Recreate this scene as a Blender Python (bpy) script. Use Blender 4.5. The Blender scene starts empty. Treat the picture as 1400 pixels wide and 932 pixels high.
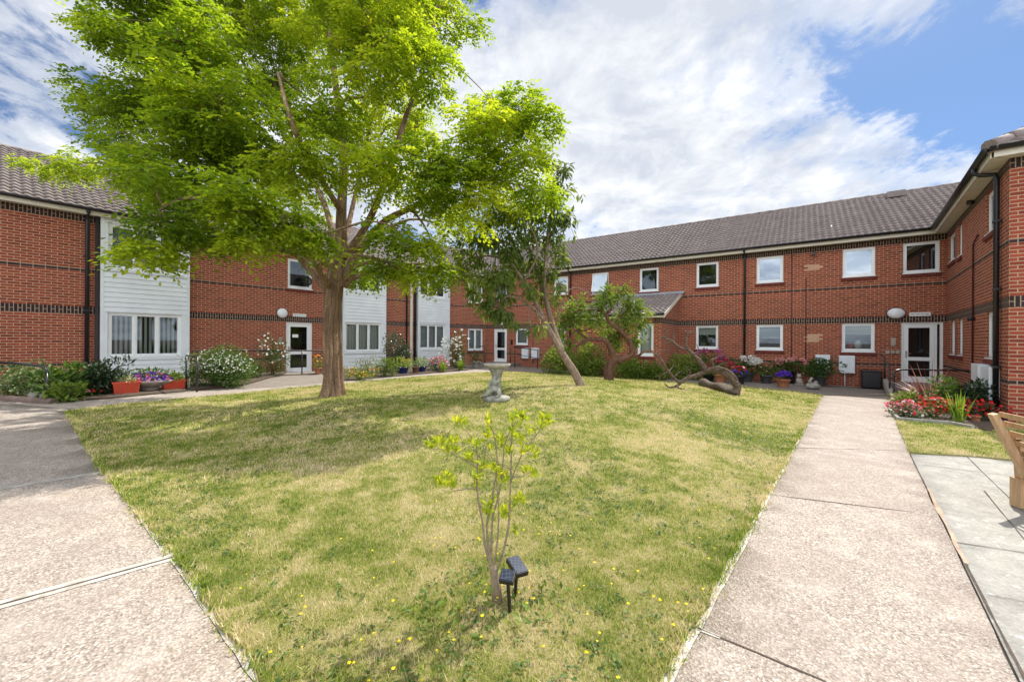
import bpy, math, random
import numpy as np
from mathutils import Vector, Matrix
R = math.radians
rng = np.random.default_rng(7); random.seed(7)
scene = bpy.context.scene
COL = scene.collection
# ---------------------------------------------------------------- camera model (matches the lens of the photo)
F, ROL, H = 564.0, R(-0.336), 1.40
CR, SR = math.cos(ROL), math.sin(ROL)
def ray(u, v):
    x = (u-700)/F; z = -(v-466)/F
    return CR*x+SR*z, 1.0, -SR*x+CR*z
def atY(u, v, Y):
    x, y, z = ray(u, v); return Vector((x*Y, Y, H+z*Y))
cam = bpy.data.cameras.new('camera'); camo = bpy.data.objects.new('camera', cam); COL.objects.link(camo)
cam.sensor_width = 36; cam.lens = 36*F/1400; cam.clip_start = .05; cam.clip_end = 2000
camo.matrix_world = Matrix(((CR, SR, 0, 0), (0, 0, -1, 0), (-SR, CR, 0, H), (0, 0, 0, 1)))
scene.camera = camo
def ss(a, b, x):
    t = np.clip((x-a)/(b-a), 0, 1); return t*t*(3-2*t)
def gz(x, y):   # paving level: a gentle fall to the right
    return -.0135*np.clip(x, -15, 15) + 0*y
def gp(u, v, fn=None, dz=0.0):
    x, y, z = ray(u, v); Y = 10.0
    for i in range(40):
        g = (fn or gz)(x*Y, Y)
        Y = .5*Y+.5*(g-H)/z if z < -1e-4 else 30
    return Vector((x*Y, Y, float((fn or gz)(x*Y, Y))+dz))
# ---------------------------------------------------------------- object helpers
def tag(o, label=None, cat=None, group=None, kind=None):
    if label: o['label'] = label
    if cat: o['category'] = cat
    if group: o['group'] = group
    if kind: o['kind'] = kind
    return o
def thing(name, label, cat, loc=(0, 0, 0), group=None, rz=0):
    o = bpy.data.objects.new(name, None); COL.objects.link(o)
    o.location = loc; o.rotation_euler = (0, 0, rz); o.empty_display_size = .2
    return tag(o, label, cat, group)
def origin(o):
    p = Vector((0, 0, 0))
    while o is not None:
        p = p+o.location; o = o.parent
    return p
def dup(root, loc, rz=0, scale=1, label=None):
    def cp(o, par):
        c = o.copy(); COL.objects.link(c)
        if par is not None: c.parent = par
        for ch in [k for k in bpy.data.objects if k.parent == o]: cp(ch, c)
        return c
    r = cp(root, None); r.location = loc; r.rotation_euler = (0, 0, rz); r.scale = (scale,)*3
    if label: r['label'] = label
    return r
def npmesh(name, co, faces, mats, uv=None, rnd=None, smooth=False, midx=None):
    """faces: (N,k) int array"""
    me = bpy.data.meshes.new(name); co = np.asarray(co, np.float32); faces = np.asarray(faces, np.int32)
    me.vertices.add(len(co)); me.vertices.foreach_set('co', co.ravel())
    n, k = faces.shape
    me.loops.add(n*k); me.loops.foreach_set('vertex_index', faces.ravel())
    me.polygons.add(n); me.polygons.foreach_set('loop_start', np.arange(n, dtype=np.int32)*k)
    if midx is not None: me.polygons.foreach_set('material_index', np.asarray(midx, np.int32))
    me.polygons.foreach_set('use_smooth', np.full(n, smooth))
    if rnd is not None:
        a = me.attributes.new('rnd', 'FLOAT', 'POINT'); a.data.foreach_set('value', np.asarray(rnd, np.float32))
    me.update(calc_edges=True); me.validate()
    for m in (mats if isinstance(mats, (list, tuple)) else [mats]): me.materials.append(m)
    return me
def link(name, me, parent=None, loc=None):
    o = bpy.data.objects.new(name, me); COL.objects.link(o)
    if parent is not None: o.parent = parent
    if loc is not None: o.location = loc
    return o
def npobj(name, co, faces, mats, parent=None, base=None, **k):
    co = np.asarray(co, float)
    off = origin(parent) if parent is not None else Vector(base or (0, 0, 0))
    co = co-np.array(off)
    return link(name, npmesh(name, co, faces, mats, **k), parent, None if parent is not None else off)
class MB:
    def __init__(s): s.v = []; s.f = []; s.m = []; s.uv = []; s.sm = []
    def add(s, vs, fs, m=0, uvs=None, sm=False):
        o = len(s.v); s.v += [tuple(p) for p in vs]
        for i, f in enumerate(fs):
            s.f.append([a+o for a in f]); s.m.append(m); s.sm.append(sm)
            s.uv.append(uvs[i] if uvs else None)
    def quad(s, a, b, c, d, m=0, uv=None): s.add([a, b, c, d], [(0, 1, 2, 3)], m, [uv] if uv else None)
    def obox(s, c, ax, ay, az, hx, hy, hz, m=0):
        c = Vector(c); ax = Vector(ax)*hx; ay = Vector(ay)*hy; az = Vector(az)*hz
        vs = [c+sx*ax+sy*ay+sz*az for sz in (-1, 1) for sy in (-1, 1) for sx in (-1, 1)]
        s.add(vs, [(0, 2, 3, 1), (4, 5, 7, 6), (0, 1, 5, 4), (2, 6, 7, 3), (0, 4, 6, 2), (1, 3, 7, 5)], m)
    def box(s, x0, x1, y0, y1, z0, z1, m=0):
        s.obox(((x0+x1)/2, (y0+y1)/2, (z0+z1)/2), (1, 0, 0), (0, 1, 0), (0, 0, 1), (x1-x0)/2, (y1-y0)/2, (z1-z0)/2, m)
    def bar(s, p, q, w, h, m=0, up=(0, 0, 1)):
        p = Vector(p); q = Vector(q); d = (q-p); L = d.length; d.normalize()
        a = d.cross(Vector(up))
        if a.length < 1e-3: a = d.cross(Vector((0, 1, 0)))
        a.normalize(); b = a.cross(d)
        s.obox((p+q)/2, d, a, b, L/2, w/2, h/2, m)
    def tube(s, pts, rad, n=8, m=0, cap=True, fn=None):
        pts = [Vector(p) for p in pts]
        if not hasattr(rad, '__len__'): rad = [rad]*len(pts)
        o = len(s.v); prev = None
        for i, p in enumerate(pts):
            d = (pts[min(i+1, len(pts)-1)]-pts[max(i-1, 0)]).normalized()
            if prev is None:
                a = d.cross(Vector((0, 0, 1)) if abs(d.z) < .9 else Vector((1, 0, 0))).normalized()
            else:
                a = (prev-d*prev.dot(d)).normalized()
            prev = a; b = d.cross(a)
            for k in range(n):
                t = 2*math.pi*k/n; r = rad[i]*(fn(i/(len(pts)-1), t, p) if fn else 1)
                s.v.append(tuple(p+(a*math.cos(t)+b*math.sin(t))*r))
        for i in range(len(pts)-1):
            for k in range(n):
                k2 = (k+1) % n
                s.f.append([o+i*n+k, o+i*n+k2, o+(i+1)*n+k2, o+(i+1)*n+k]); s.m.append(m); s.uv.append(None); s.sm.append(True)
        if cap:
            for f in ([o+k for k in range(n)][::-1], [o+(len(pts)-1)*n+k for k in range(n)]):
                s.f.append(f); s.m.append(m); s.uv.append(None); s.sm.append(False)
    def lathe(s, c, prof, n=20, m=0, fn=None, caps=True):
        c = Vector(c); o = len(s.v)
        for i, (r, z) in enumerate(prof):
            for k in range(n):
                t = 2*math.pi*k/n; q = fn(i, t) if fn else 1
                s.v.append((c.x+r*q*math.cos(t), c.y+r*q*math.sin(t), c.z+z))
        for i in range(len(prof)-1):
            for k in range(n):
                k2 = (k+1) % n
                s.f.append([o+i*n+k, o+i*n+k2, o+(i+1)*n+k2, o+(i+1)*n+k]); s.m.append(m); s.uv.append(None); s.sm.append(True)
        if caps:
            s.f.append([o+k for k in range(n)][::-1]); s.m.append(m); s.uv.append(None); s.sm.append(False)
            s.f.append([o+(len(prof)-1)*n+k for k in range(n)]); s.m.append(m); s.uv.append(None); s.sm.append(False)
    def ball(s, c, rx, ry, rz, n=12, m=0, noise=0):
        c = Vector(c); o = len(s.v); k = n//2
        ph = random.random()*9
        for i in range(k+1):
            a = math.pi*i/k-math.pi/2
            for j in range(n):
                t = 2*math.pi*j/n
                q = 1+noise*math.sin(3*t+ph+2*a)*math.cos(4*a+ph)
                s.v.append((c.x+rx*q*math.cos(a)*math.cos(t), c.y+ry*q*math.cos(a)*math.sin(t), c.z+rz*q*math.sin(a)))
        for i in range(k):
            for j in range(n):
                j2 = (j+1) % n
                s.f.append([o+i*n+j, o+i*n+j2, o+(i+1)*n+j2, o+(i+1)*n+j]); s.m.append(m); s.uv.append(None); s.sm.append(True)
    def build(s, name, mats, parent=None, base=None, bevel=0, local=False):
        off = Vector((0, 0, 0)) if local else (origin(parent) if parent is not None else Vector(base or (0, 0, 0)))
        me = bpy.data.meshes.new(name)
        me.from_pydata([(p[0]-off.x, p[1]-off.y, p[2]-off.z) for p in s.v], [], s.f)
        me.polygons.foreach_set('material_index', s.m); me.polygons.foreach_set('use_smooth', s.sm)
        if any(u is not None for u in s.uv):
            ul = me.uv_layers.new(name='UVMap'); i = 0; arr = []
            for f, u in zip(s.f, s.uv):
                for j in range(len(f)): arr += list(u[j]) if u else [0, 0]
            ul.data.foreach_set('uv', arr)
        me.update()
        for m in (mats if isinstance(mats, (list, tuple)) else [mats]): me.materials.append(m)
        o = link(name, me, parent, off if (parent is None and not local) else None)
        if bevel:
            b = o.modifiers.new('bevel', 'BEVEL'); b.width = bevel; b.segments = 2; b.limit_method = 'ANGLE'
        return o
# ---------------------------------------------------------------- materials
class NT:
    def __init__(s, m): s.t = m.node_tree; s.n = s.t.nodes; s.l = s.t.links
    def node(s, ty, **k):
        o = s.n.new(ty)
        for a, b in k.items():
            if a.startswith('i_'): continue
            setattr(o, a, b)
        return o
    def link(s, a, b): s.l.new(a, b)
    def val(s, sock, x):
        if hasattr(x, 'is_output') or isinstance(x, bpy.types.NodeSocket): s.l.new(x, sock)
        else: sock.default_value = x
    def noise(s, vec, scale, detail=3, rough=.55, dist=0):
        n = s.node('ShaderNodeTexNoise'); n.inputs['Scale'].default_value = scale; n.inputs['Detail'].default_value = detail
        n.inputs['Roughness'].default_value = rough; n.inputs['Distortion'].default_value = dist
        if vec is not None: s.link(vec, n.inputs['Vector'])
        return n.outputs[0]
    def ramp(s, x, stops, interp='LINEAR'):
        n = s.node('ShaderNodeValToRGB'); n.color_ramp.interpolation = interp; e = n.color_ramp.elements
        while len(e) < len(stops): e.new(.5)
        for i, (p, c) in enumerate(stops):
            e[i].position = p; e[i].color = (c if hasattr(c, '__len__') else (c, c, c))[:3]+(1,) if hasattr(c, '__len__') else (c, c, c, 1)
        s.val(n.inputs[0], x); return n.outputs[0]
    def mix(s, f, a, b, mode='MIX'):
        n = s.node('ShaderNodeMix', data_type='RGBA', blend_type=mode)
        s.val(n.inputs[0], f)
        for i, x in ((6, a), (7, b)): s.val(n.inputs[i], tuple(x)+(1,) if isinstance(x, (tuple, list)) and len(x) == 3 else x)
        return n.outputs[2]
    def math(s, op, a, b=0.0, c=None):
        n = s.node('ShaderNodeMath', operation=op); s.val(n.inputs[0], a); s.val(n.inputs[1], b)
        if c is not None: s.val(n.inputs[2], c)
        return n.outputs[0]
    def bump(s, h, strength=.5, dist=.01):
        n = s.node('ShaderNodeBump'); n.inputs['Strength'].default_value = strength; n.inputs['Distance'].default_value = dist
        s.link(h, n.inputs['Height']); return n.outputs[0]
    def pos(s): return s.node('ShaderNodeNewGeometry').outputs['Position']
    def obj(s): return s.node('ShaderNodeTexCoord').outputs['Object']
    def uvc(s): return s.node('ShaderNodeTexCoord').outputs['UV']
    def scale(s, v, sc):
        n = s.node('ShaderNodeMapping'); n.inputs['Scale'].default_value = sc; s.link(v, n.inputs[0]); return n.outputs[0]
def material(name, fn=None, col=(.5, .5, .5), rough=.6, metal=0, spec=.5, bump=None, var=0, vscale=6):
    m = bpy.data.materials.new(name); m.use_nodes = True; t = NT(m); b = t.n['Principled BSDF']
    b.inputs['Base Color'].default_value = tuple(col)+(1,); b.inputs['Roughness'].default_value = rough
    b.inputs['Metallic'].default_value = metal; b.inputs['Specular IOR Level'].default_value = spec
    if fn: fn(t, b)
    elif var or bump:
        o = t.obj()
        nz = t.noise(o, vscale, 5, .6)
        c0 = tuple(max(0, c*(1-var)) for c in col); c1 = tuple(min(1, c*(1+var)) for c in col)
        t.link(t.ramp(nz, [(.3, c0), (.7, c1)]), b.inputs['Base Color'])
        if bump: t.link(t.bump(t.noise(o, vscale*8, 3), bump, .01), b.inputs['Normal'])
    return m
def m_brick(name, c1, c2, c3, mortar=(.42, .30, .20), rot=False):
    def fn(t, b):
        uv = t.uvc()
        n = t.node('ShaderNodeTexBrick'); n.offset = .5; n.squash = 1
        n.inputs['Scale'].default_value = 1; n.inputs['Brick Width'].default_value = .225; n.inputs['Row Height'].default_value = .075
        n.inputs['Mortar Size'].default_value = .009; n.inputs['Mortar Smooth'].default_value = .15; n.inputs['Bias'].default_value = 0
        n.inputs['Color1'].default_value = (0, 0, 0, 1); n.inputs['Color2'].default_value = (1, 1, 1, 1); n.inputs['Mortar'].default_value = (.5, .5, .5, 1)
        t.link(uv, n.inputs[0])
        tone = t.ramp(n.outputs['Color'], [(0, c1), (.3, c2), (.62, c3), (.9, c2), (1, tuple(x*.45 for x in c1))])
        big = t.noise(uv, .7, 4, .6)
        tone = t.mix(t.ramp(big, [(.35, 0), (.7, .5)]), tone, tuple(x*.55 for x in c2))
        tone = t.mix(t.ramp(t.noise(t.scale(uv, (2.6, .35, 1)), 1.7, 4, .6), [(.5, 0), (.75, .45)]), tone, tuple(x*.5 for x in c1))
        fine = t.noise(uv, 60, 4, .7)
        tone = t.mix(.35, tone, t.ramp(fine, [(.25, tuple(x*.5 for x in c2)), (.75, tuple(min(1, x*1.45) for x in c3))]))
        mc = t.mix(t.noise(uv, 9, 3), tuple(x*.75 for x in mortar), tuple(min(1, x*1.2) for x in mortar))
        t.link(t.mix(n.outputs['Fac'], tone, mc), b.inputs['Base Color'])
        h = t.math('ADD', t.math('MULTIPLY', t.math('SUBTRACT', 1.0, n.outputs['Fac']), 1.0), t.math('MULTIPLY', fine, .35))
        t.link(t.bump(h, .7, .008), b.inputs['Normal']); b.inputs['Roughness'].default_value = .88; b.inputs['Specular IOR Level'].default_value = .2
    return material(name, fn)
M = {}
M['brick'] = m_brick('red_brick', (.12, .025, .018), (.25, .048, .028), (.37, .088, .045), (.46, .31, .205))
M['dark'] = m_brick('dark_brick', (.022, .016, .016), (.035, .024, .022), (.05, .033, .03), (.36, .26, .19))
def fn_tile(t, b):
    o = t.pos(); nz = t.noise(o, 2.2, 5, .6); f = t.noise(o, 35, 4, .7)
    c = t.ramp(nz, [(.3, (.125, .098, .092)), (.55, (.20, .160, .150)), (.75, (.29, .24, .225))])
    c = t.mix(.4, c, t.ramp(f, [(.3, (.09, .07, .065)), (.7, (.42, .35, .32))]))
    t.link(c, b.inputs['Base Color']); b.inputs['Roughness'].default_value = .8; t.link(t.bump(f, .4, .006), b.inputs['Normal'])
M['tile'] = material('concrete_roof_tile', fn_tile)
M['upvc'] = material('white_plastic', col=(.78, .80, .80), rough=.35, var=.05, vscale=3)
M['clad'] = material('white_cladding', col=(.70, .74, .76), rough=.45, var=.07, vscale=2)
M['cream'] = material('cream_fascia', col=(.62, .58, .48), rough=.5, var=.1, vscale=3)
M['black'] = material('black_plastic', col=(.013, .012, .016), rough=.35, var=.3)
M['railm'] = material('black_paint', col=(.018, .016, .02), rough=.3)
M['pipe'] = material('brown_pipe', col=(.09, .022, .02), rough=.5, var=.2)
M['room'] = material('room_dark', col=(.06, .055, .05), rough=.9, var=.3, vscale=1)
M['lampg'] = material('opal_lamp', col=(.75, .77, .80), rough=.25)
M['greyp'] = material('grey_plate', col=(.35, .30, .24), rough=.5, var=.2)
M['meter'] = material('white_box', col=(.68, .72, .75), rough=.4, var=.06)
M['lead'] = material('grey_lead', col=(.30, .32, .35), rough=.55, var=.2)
def glassmat(name, tint, refl):
    m = bpy.data.materials.new(name); m.use_nodes = True; t = NT(m); t.n.clear()
    out = t.node('ShaderNodeOutputMaterial'); tr = t.node('ShaderNodeBsdfTransparent'); gl = t.node('ShaderNodeBsdfGlossy')
    tr.inputs[0].default_value = tuple(tint)+(1,); gl.inputs['Roughness'].default_value = .015
    gl.inputs['Color'].default_value = (.80, .90, 1, 1)
    fr = t.node('ShaderNodeFresnel'); fr.inputs[0].default_value = 1.5
    mx = t.node('ShaderNodeMixShader'); t.link(t.math('ADD', t.math('MULTIPLY', fr.outputs[0], 1.2), refl), mx.inputs[0])
    t.link(tr.outputs[0], mx.inputs[1]); t.link(gl.outputs[0], mx.inputs[2]); t.link(mx.outputs[0], out.inputs[0])
    return m
M['glass'] = glassmat('window_glass', (.75, .8, .8), .03)
M['glass_sky'] = glassmat('window_glass_mirror', (.40, .46, .48), .26)
def cloth(name, col):
    def fn(t, b):
        w = t.node('ShaderNodeTexWave', wave_type='BANDS', bands_direction='X'); w.inputs['Scale'].default_value = 3
        t.link(t.uvc(), w.inputs[0]); w.inputs['Distortion'].default_value = 2
        t.link(t.mix(t.math('MULTIPLY', w.outputs['Fac'], .25), col, tuple(x*.6 for x in col)), b.inputs['Base Color'])
    return material(name, fn, rough=.9)
M['curtain'] = cloth('pale_curtain', (.70, .70, .64))
M['blind'] = material('roller_blind', col=(.55, .55, .50), rough=.8, var=.06)
M['blindg'] = material('grey_blind', col=(.42, .45, .47), rough=.8, var=.06)
M['net'] = cloth('net_curtain', (.50, .54, .52))
M['stuffr'] = material('red_cloth', col=(.45, .03, .03), rough=.8)
M['stuffw'] = material('white_cloth', col=(.7, .7, .72), rough=.8)
# ---------------------------------------------------------------- walls
ZG, ZB = 5.083, 2.333
class Wall:
    def __init__(s, p, q=None, th=None, d=None, t=None):
        pass
def mkwall(P0, t, n):
    w = Wall(None); w.P = Vector((P0[0], P0[1], 0)); w.t = Vector((t[0], t[1], 0)).normalized(); w.n = Vector((n[0], n[1], 0)).normalized()
    return w
def W_s(w, u, v=466, off=0):
    x, y, z = ray(u, v); P = w.P+w.n*off
    # P + s t = Y (x,1)
    det = w.t.x*(-1)-w.t.y*(-x)
    s = ((-P.x)*(-1)-(-P.y)*(-x))/det
    return s
def W_pt(w, s, z, off=0): return w.P+w.t*s+w.n*off+Vector((0, 0, z))
def W_z(w, u, v, off=0):
    s = W_s(w, u, v, off); p = W_pt(w, s, 0, off); return H+ray(u, v)[2]*p.y
def inter(n1, d1, n2, d2):
    det = n1[0]*n2[1]-n1[1]*n2[0]; return ((d1*n2[1]-n1[1]*d2)/det, (n1[0]*d2-d1*n2[0])/det)
aA, dA, aB, dB, aD, dD = R(141.254), 17.38, R(54.885), 19.257, R(-39.67), 2.321
nA, nB, nD = [(math.cos(a), math.sin(a)) for a in (aA, aB, aD)]
def on(n, d, u):
    x, y, z = ray(u, 466); Y = d/(n[0]*x+n[1]); return (x*Y, Y)
PA0 = on(nA, dA, 0); PAC = on(nA, dA, 613); PCB = on(nB, dB, 664); PBD = inter(nB, dB, nD, dD); PDE = on(nD, dD, 1379)
A = mkwall(PA0, (nA[1], -nA[0]), (-nA[0], -nA[1]))
tc = (PCB[0]-PAC[0], PCB[1]-PAC[1]); C = mkwall(PAC, tc, (tc[1], -tc[0]))
B = mkwall(PCB, (nB[1], -nB[0]), (-nB[0], -nB[1]))
D = mkwall(PBD, (nD[1], -nD[0]), (-nD[0], -nD[1]))
E = mkwall(PDE, (nB[1], -nB[0]), (-nB[0], -nB[1]))
LA = W_s(A, 613); LC = Vector(tc).length; LB = (Vector(PBD)-Vector(PCB)).length; LD = (Vector(PDE)-Vector(PBD)).length
ZW = 5.02
def wall_sheet(mb, w, s0, s1, z0, z1, ops, off=0, m=0, depth=.10, md=None):
    ss_ = sorted({s0, s1, *[o[0] for o in ops], *[o[1] for o in ops]}); zs = sorted({z0, z1, *[o[2] for o in ops], *[o[3] for o in ops]})
    ss_ = [x for x in ss_ if s0 <= x <= s1]; zs = [x for x in zs if z0 <= x <= z1]
    for a, b in zip(ss_[:-1], ss_[1:]):
        for c, d in zip(zs[:-1], zs[1:]):
            cs, cz = (a+b)/2, (c+d)/2
            if any(o[0] < cs < o[1] and o[2] < cz < o[3] for o in ops): continue
            mb.quad(W_pt(w, a, c, off), W_pt(w, b, c, off), W_pt(w, b, d, off), W_pt(w, a, d, off), m, [(a, c), (b, c), (b, d), (a, d)])
    for o in ops:
        a, b, c, d = o[:4]; e = off-depth
        for (p, q) in (((a, c), (a, d)), ((b, d), (b, c)), ((a, d), (b, d)), ((b, c), (a, c))):
            mb.quad(W_pt(w, p[0], p[1], off), W_pt(w, q[0], q[1], off), W_pt(w, q[0], q[1], e), W_pt(w, p[0], p[1], e), m,
                    [(0, p[1]), (0, q[1]), (.1, q[1]), (.1, p[1])])
def room(mb, w, a, b, c, d, off, depth=.9, m=0):
    g = .15
    P = lambda s, z, o: W_pt(w, s, z, o)
    f, k = off, off-depth; a2, b2, c2, d2 = a-g, b+g, c-g, d+g
    for q in ((P(a2, c2, k), P(b2, c2, k), P(b2, d2, k), P(a2, d2, k)), (P(a2, c2, f), P(a2, c2, k), P(a2, d2, k), P(a2, d2, f)),
              (P(b2, c2, k), P(b2, c2, f), P(b2, d2, f), P(b2, d2, k)), (P(a2, c2, f), P(b2, c2, f), P(b2, c2, k), P(a2, c2, k)),
              (P(a2, d2, k), P(b2, d2, k), P(b2, d2, f), P(a2, d2, f))): mb.quad(*q, m)
def wbox(mb, w, a, b, c, d, o0, o1, m=0):
    mb.obox(W_pt(w, (a+b)/2, (c+d)/2, (o0+o1)/2), w.t, w.n, (0, 0, 1), (b-a)/2, (o1-o0)/2, (d-c)/2, m)
def rect(w, u0, u1, v0, v1, off=0):
    um = (u0+u1)/2
    return [W_s(w, u0, 466, off), W_s(w, u1, 466, off), W_z(w, um, v1, off), W_z(w, um, v0, off)]
def window(w, r, par, rmb, lights=1, style='net', glass='glass', off=0, sill='brick', openc=False, fw=.065, label=None):
    a, b, c, d = r; mb = MB(); e = off-.045; f = off-.10
    wbox(mb, w, a, a+fw, c, d, f, e); wbox(mb, w, b-fw, b, c, d, f, e); wbox(mb, w, a+fw, b-fw, c, c+fw, f, e); wbox(mb, w, a+fw, b-fw, d-fw, d, f, e)
    pan = MB(); n = lights; step = (b-a-2*fw+0.0)/n
    for i in range(n):
        x0 = a+fw+i*step; x1 = x0+step
        if i: wbox(mb, w, x0-.03, x0+.03, c+fw, d-fw, f+.004, e+.004)
        k = .032; y0, y1 = c+fw, d-fw
        q0, q1 = x0+(.03 if i else 0), x1-(.03 if i < n-1 else 0)
        if openc:   # top-hung sash tilted out
            piv = W_pt(w, (q0+q1)/2, y1, e+.02); ang = R(14); dn = Vector((0, 0, -math.cos(ang)))+w.n*math.sin(ang); nn = w.n*math.cos(ang)+Vector((0, 0, math.sin(ang)))
            hh = (y1-y0); sb = MB(); wd = (q1-q0)/2
            for (cc, h1, h2) in ((piv+dn*.03, wd, .03), (piv+dn*(hh-.03), wd, .03), (piv+dn*hh/2-w.t*(wd-.03), .03, hh/2), (piv+dn*hh/2+w.t*(wd-.03), .03, hh/2)):
                mb.obox(cc, w.t, dn, nn, h1, h2, .02)
            pan.obox(piv+dn*hh/2, w.t, dn, nn, wd-.05, hh/2-.05, .006)
            continue
        wbox(mb, w, q0, q0+k, y0, y1, f+.01, e-.01); wbox(mb, w, q1-k, q1, y0, y1, f+.01, e-.01)
        wbox(mb, w, q0+k, q1-k, y0, y0+k, f+.01, e-.01); wbox(mb, w, q0+k, q1-k, y1-k, y1, f+.01, e-.01)
        pan.quad(W_pt(w, q0+k, y0+k, e-.03), W_pt(w, q1-k, y0+k, e-.03), W_pt(w, q1-k, y1-k, e-.03), W_pt(w, q0+k, y1-k, e-.03))
    # projecting plastic sill
    wbox(mb, w, a-.02, b+.02, c-.03, c, f, off+.025)
    fr = mb.build('window', M['upvc'], par)
    if label: fr['label'] = label
    pan.build('pane', M[glass], fr)
    room(rmb, w, a, b, c, d, off-.1)
    cu = MB(); o = off-.2
    def wavy(x0, x1, z0, z1, amp=.03, per=.09):
        nseg = max(4, int((x1-x0)/per*6)); pts = [x0+(x1-x0)*i/nseg for i in range(nseg+1)]
        for i in range(nseg):
            q = [o+amp*math.sin(2*math.pi*p/per) for p in pts[i:i+2]]
            cu.quad(W_pt(w, pts[i], z0, q[0]), W_pt(w, pts[i+1], z0, q[1]), W_pt(w, pts[i+1], z1, q[1]), W_pt(w, pts[i], z1, q[0]), 0,
                    [(pts[i]*4, z0), (pts[i+1]*4, z0), (pts[i+1]*4, z1), (pts[i]*4, z1)])
    if style == 'net': wavy(a, b, c, d, .02, .1); cu.build('curtain', M['net'], fr)
    elif style == 'drapes':
        wavy(a, a+(b-a)*.2, c, d); wavy(b-(b-a)*.2, b, c, d); cu.build('curtain', M['curtain'], fr)
    elif style == 'full': wavy(a, b, c, d, .035, .13); cu.build('curtain', M['curtain'], fr)
    elif style == 'verticals':
        x = a+(b-a)*.10
        while x < b-.03:
            p, q = W_pt(w, x, 0, o), W_pt(w, x+.055, 0, o+.05)
            cu.quad(*(Vector((g.x, g.y, z)) for g, z in ((p, c), (q, c), (q, d), (p, d)))); x += .115
        cu.build('blind', M['curtain'], fr)
    elif style == 'blindtop':
        wbox(cu, w, a, b, c+(d-c)*.6, d, o-.01, o); cu.build('blind', M['blind'], fr)
    elif style == 'blindg':
        wbox(cu, w, a, b, c+(d-c)*.45, d, o-.01, o); cu.build('blind', M['blindg'], fr)
    elif style == 'slats':
        z = c
        while z < d:
            cu.obox(W_pt(w, (a+b)/2, z, o), w.t, (w.n+Vector((0, 0, -.7))).normalized(), (w.n*.7+Vector((0, 0, 1))).normalized(), (b-a)/2, .022, .0015); z += .05
        cu.build('blind', M['blindg'], fr)
    if sill == 'brick':
        sb = MB(); x0, x1 = a-.05, b+.05
        P = [W_pt(w, x0, c-.03, off), W_pt(w, x1, c-.03, off), W_pt(w, x1, c-.045, off+.045), W_pt(w, x0, c-.045, off+.045), W_pt(w, x0, c-.14, off), W_pt(w, x1, c-.14, off), W_pt(w, x1, c-.14, off+.045), W_pt(w, x0, c-.14, off+.045)]
        L = x1-x0; uvf = [(0, 0), (0, L), (.1, L), (.1, 0)]
        sb.add(P, [(3, 2, 1, 0), (7, 6, 2, 3), (4, 5, 6, 7), (0, 4, 7, 3), (1, 2, 6, 5)], 0,
               [[(.01, 0), (.01, L), (.1, L), (.1, 0)], [(.01, 0), (.01, L), (.1, L), (.1, 0)], uvf, [(.01, .01), (.05, .01), (.05, .05), (.01, .05)], [(.01, .01), (.05, .01), (.05, .05), (.01, .05)]])
        sb.build('sill', M['sill'], fr)
    return fr
M['sill'] = m_brick('sill_brick', (.10, .02, .014), (.16, .03, .02), (.2, .04, .027), (.12, .07, .06))
def band(mb, w, s0, s1, z0, z1, soldier=False, off=0, ops=()):
    """brick band 3 mm proud of the wall, broken at openings"""
    cuts = sorted([(max(o[0], s0), min(o[1], s1)) for o in ops if o[2] < z1 and o[3] > z0 and o[1] > s0 and o[0] < s1])
    x = s0; segs = []
    for a, b in cuts:
        if a > x: segs.append((x, a))
        x = max(x, b)
    if x < s1: segs.append((x, s1))
    e = off+.004
    for a, b in segs:
        uv = [(0.006, a), (0.006, b), (.219, b), (.219, a)] if soldier else [(a, 3.0), (b, 3.0), (b, 3.075), (a, 3.075)]
        mb.quad(W_pt(w, a, z0, e), W_pt(w, b, z0, e), W_pt(w, b, z1, e), W_pt(w, a, z1, e), 0, uv)
        mb.quad(W_pt(w, a, z1, e), W_pt(w, b, z1, e), W_pt(w, b, z1, off), W_pt(w, a, z1, off), 0, uv)
        mb.quad(W_pt(w, a, z0, off), W_pt(w, b, z0, off), W_pt(w, b, z0, e), W_pt(w, a, z0, e), 0, uv)
ZL = [(.62, .695), (.47, .545)]     # thin dark courses low down
ZU = 3.36
def bands(par, w, s0, s1, ops, off=0, low=True):
    for z0, z1, so in ((ZB-.215, ZB, True), (ZW-.2, ZW-.004, True), (ZU, ZU+.075, False), (.62, .695, False)):
        mb = MB(); band(mb, w, s0, s1, z0, z1, so, off, ops)
        for i in range(0, len(mb.f), 3):    # every unbroken run is a part of its own
            p_ = MB(); p_.v = mb.v[i*4:i*4+12]; p_.f = [[k-i*4 for k in f] for f in mb.f[i:i+3]]; p_.m = [0]*3; p_.sm = [False]*3; p_.uv = mb.uv[i:i+3]
            p_.build('dark_brick_band', M['dark'], par)
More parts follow.
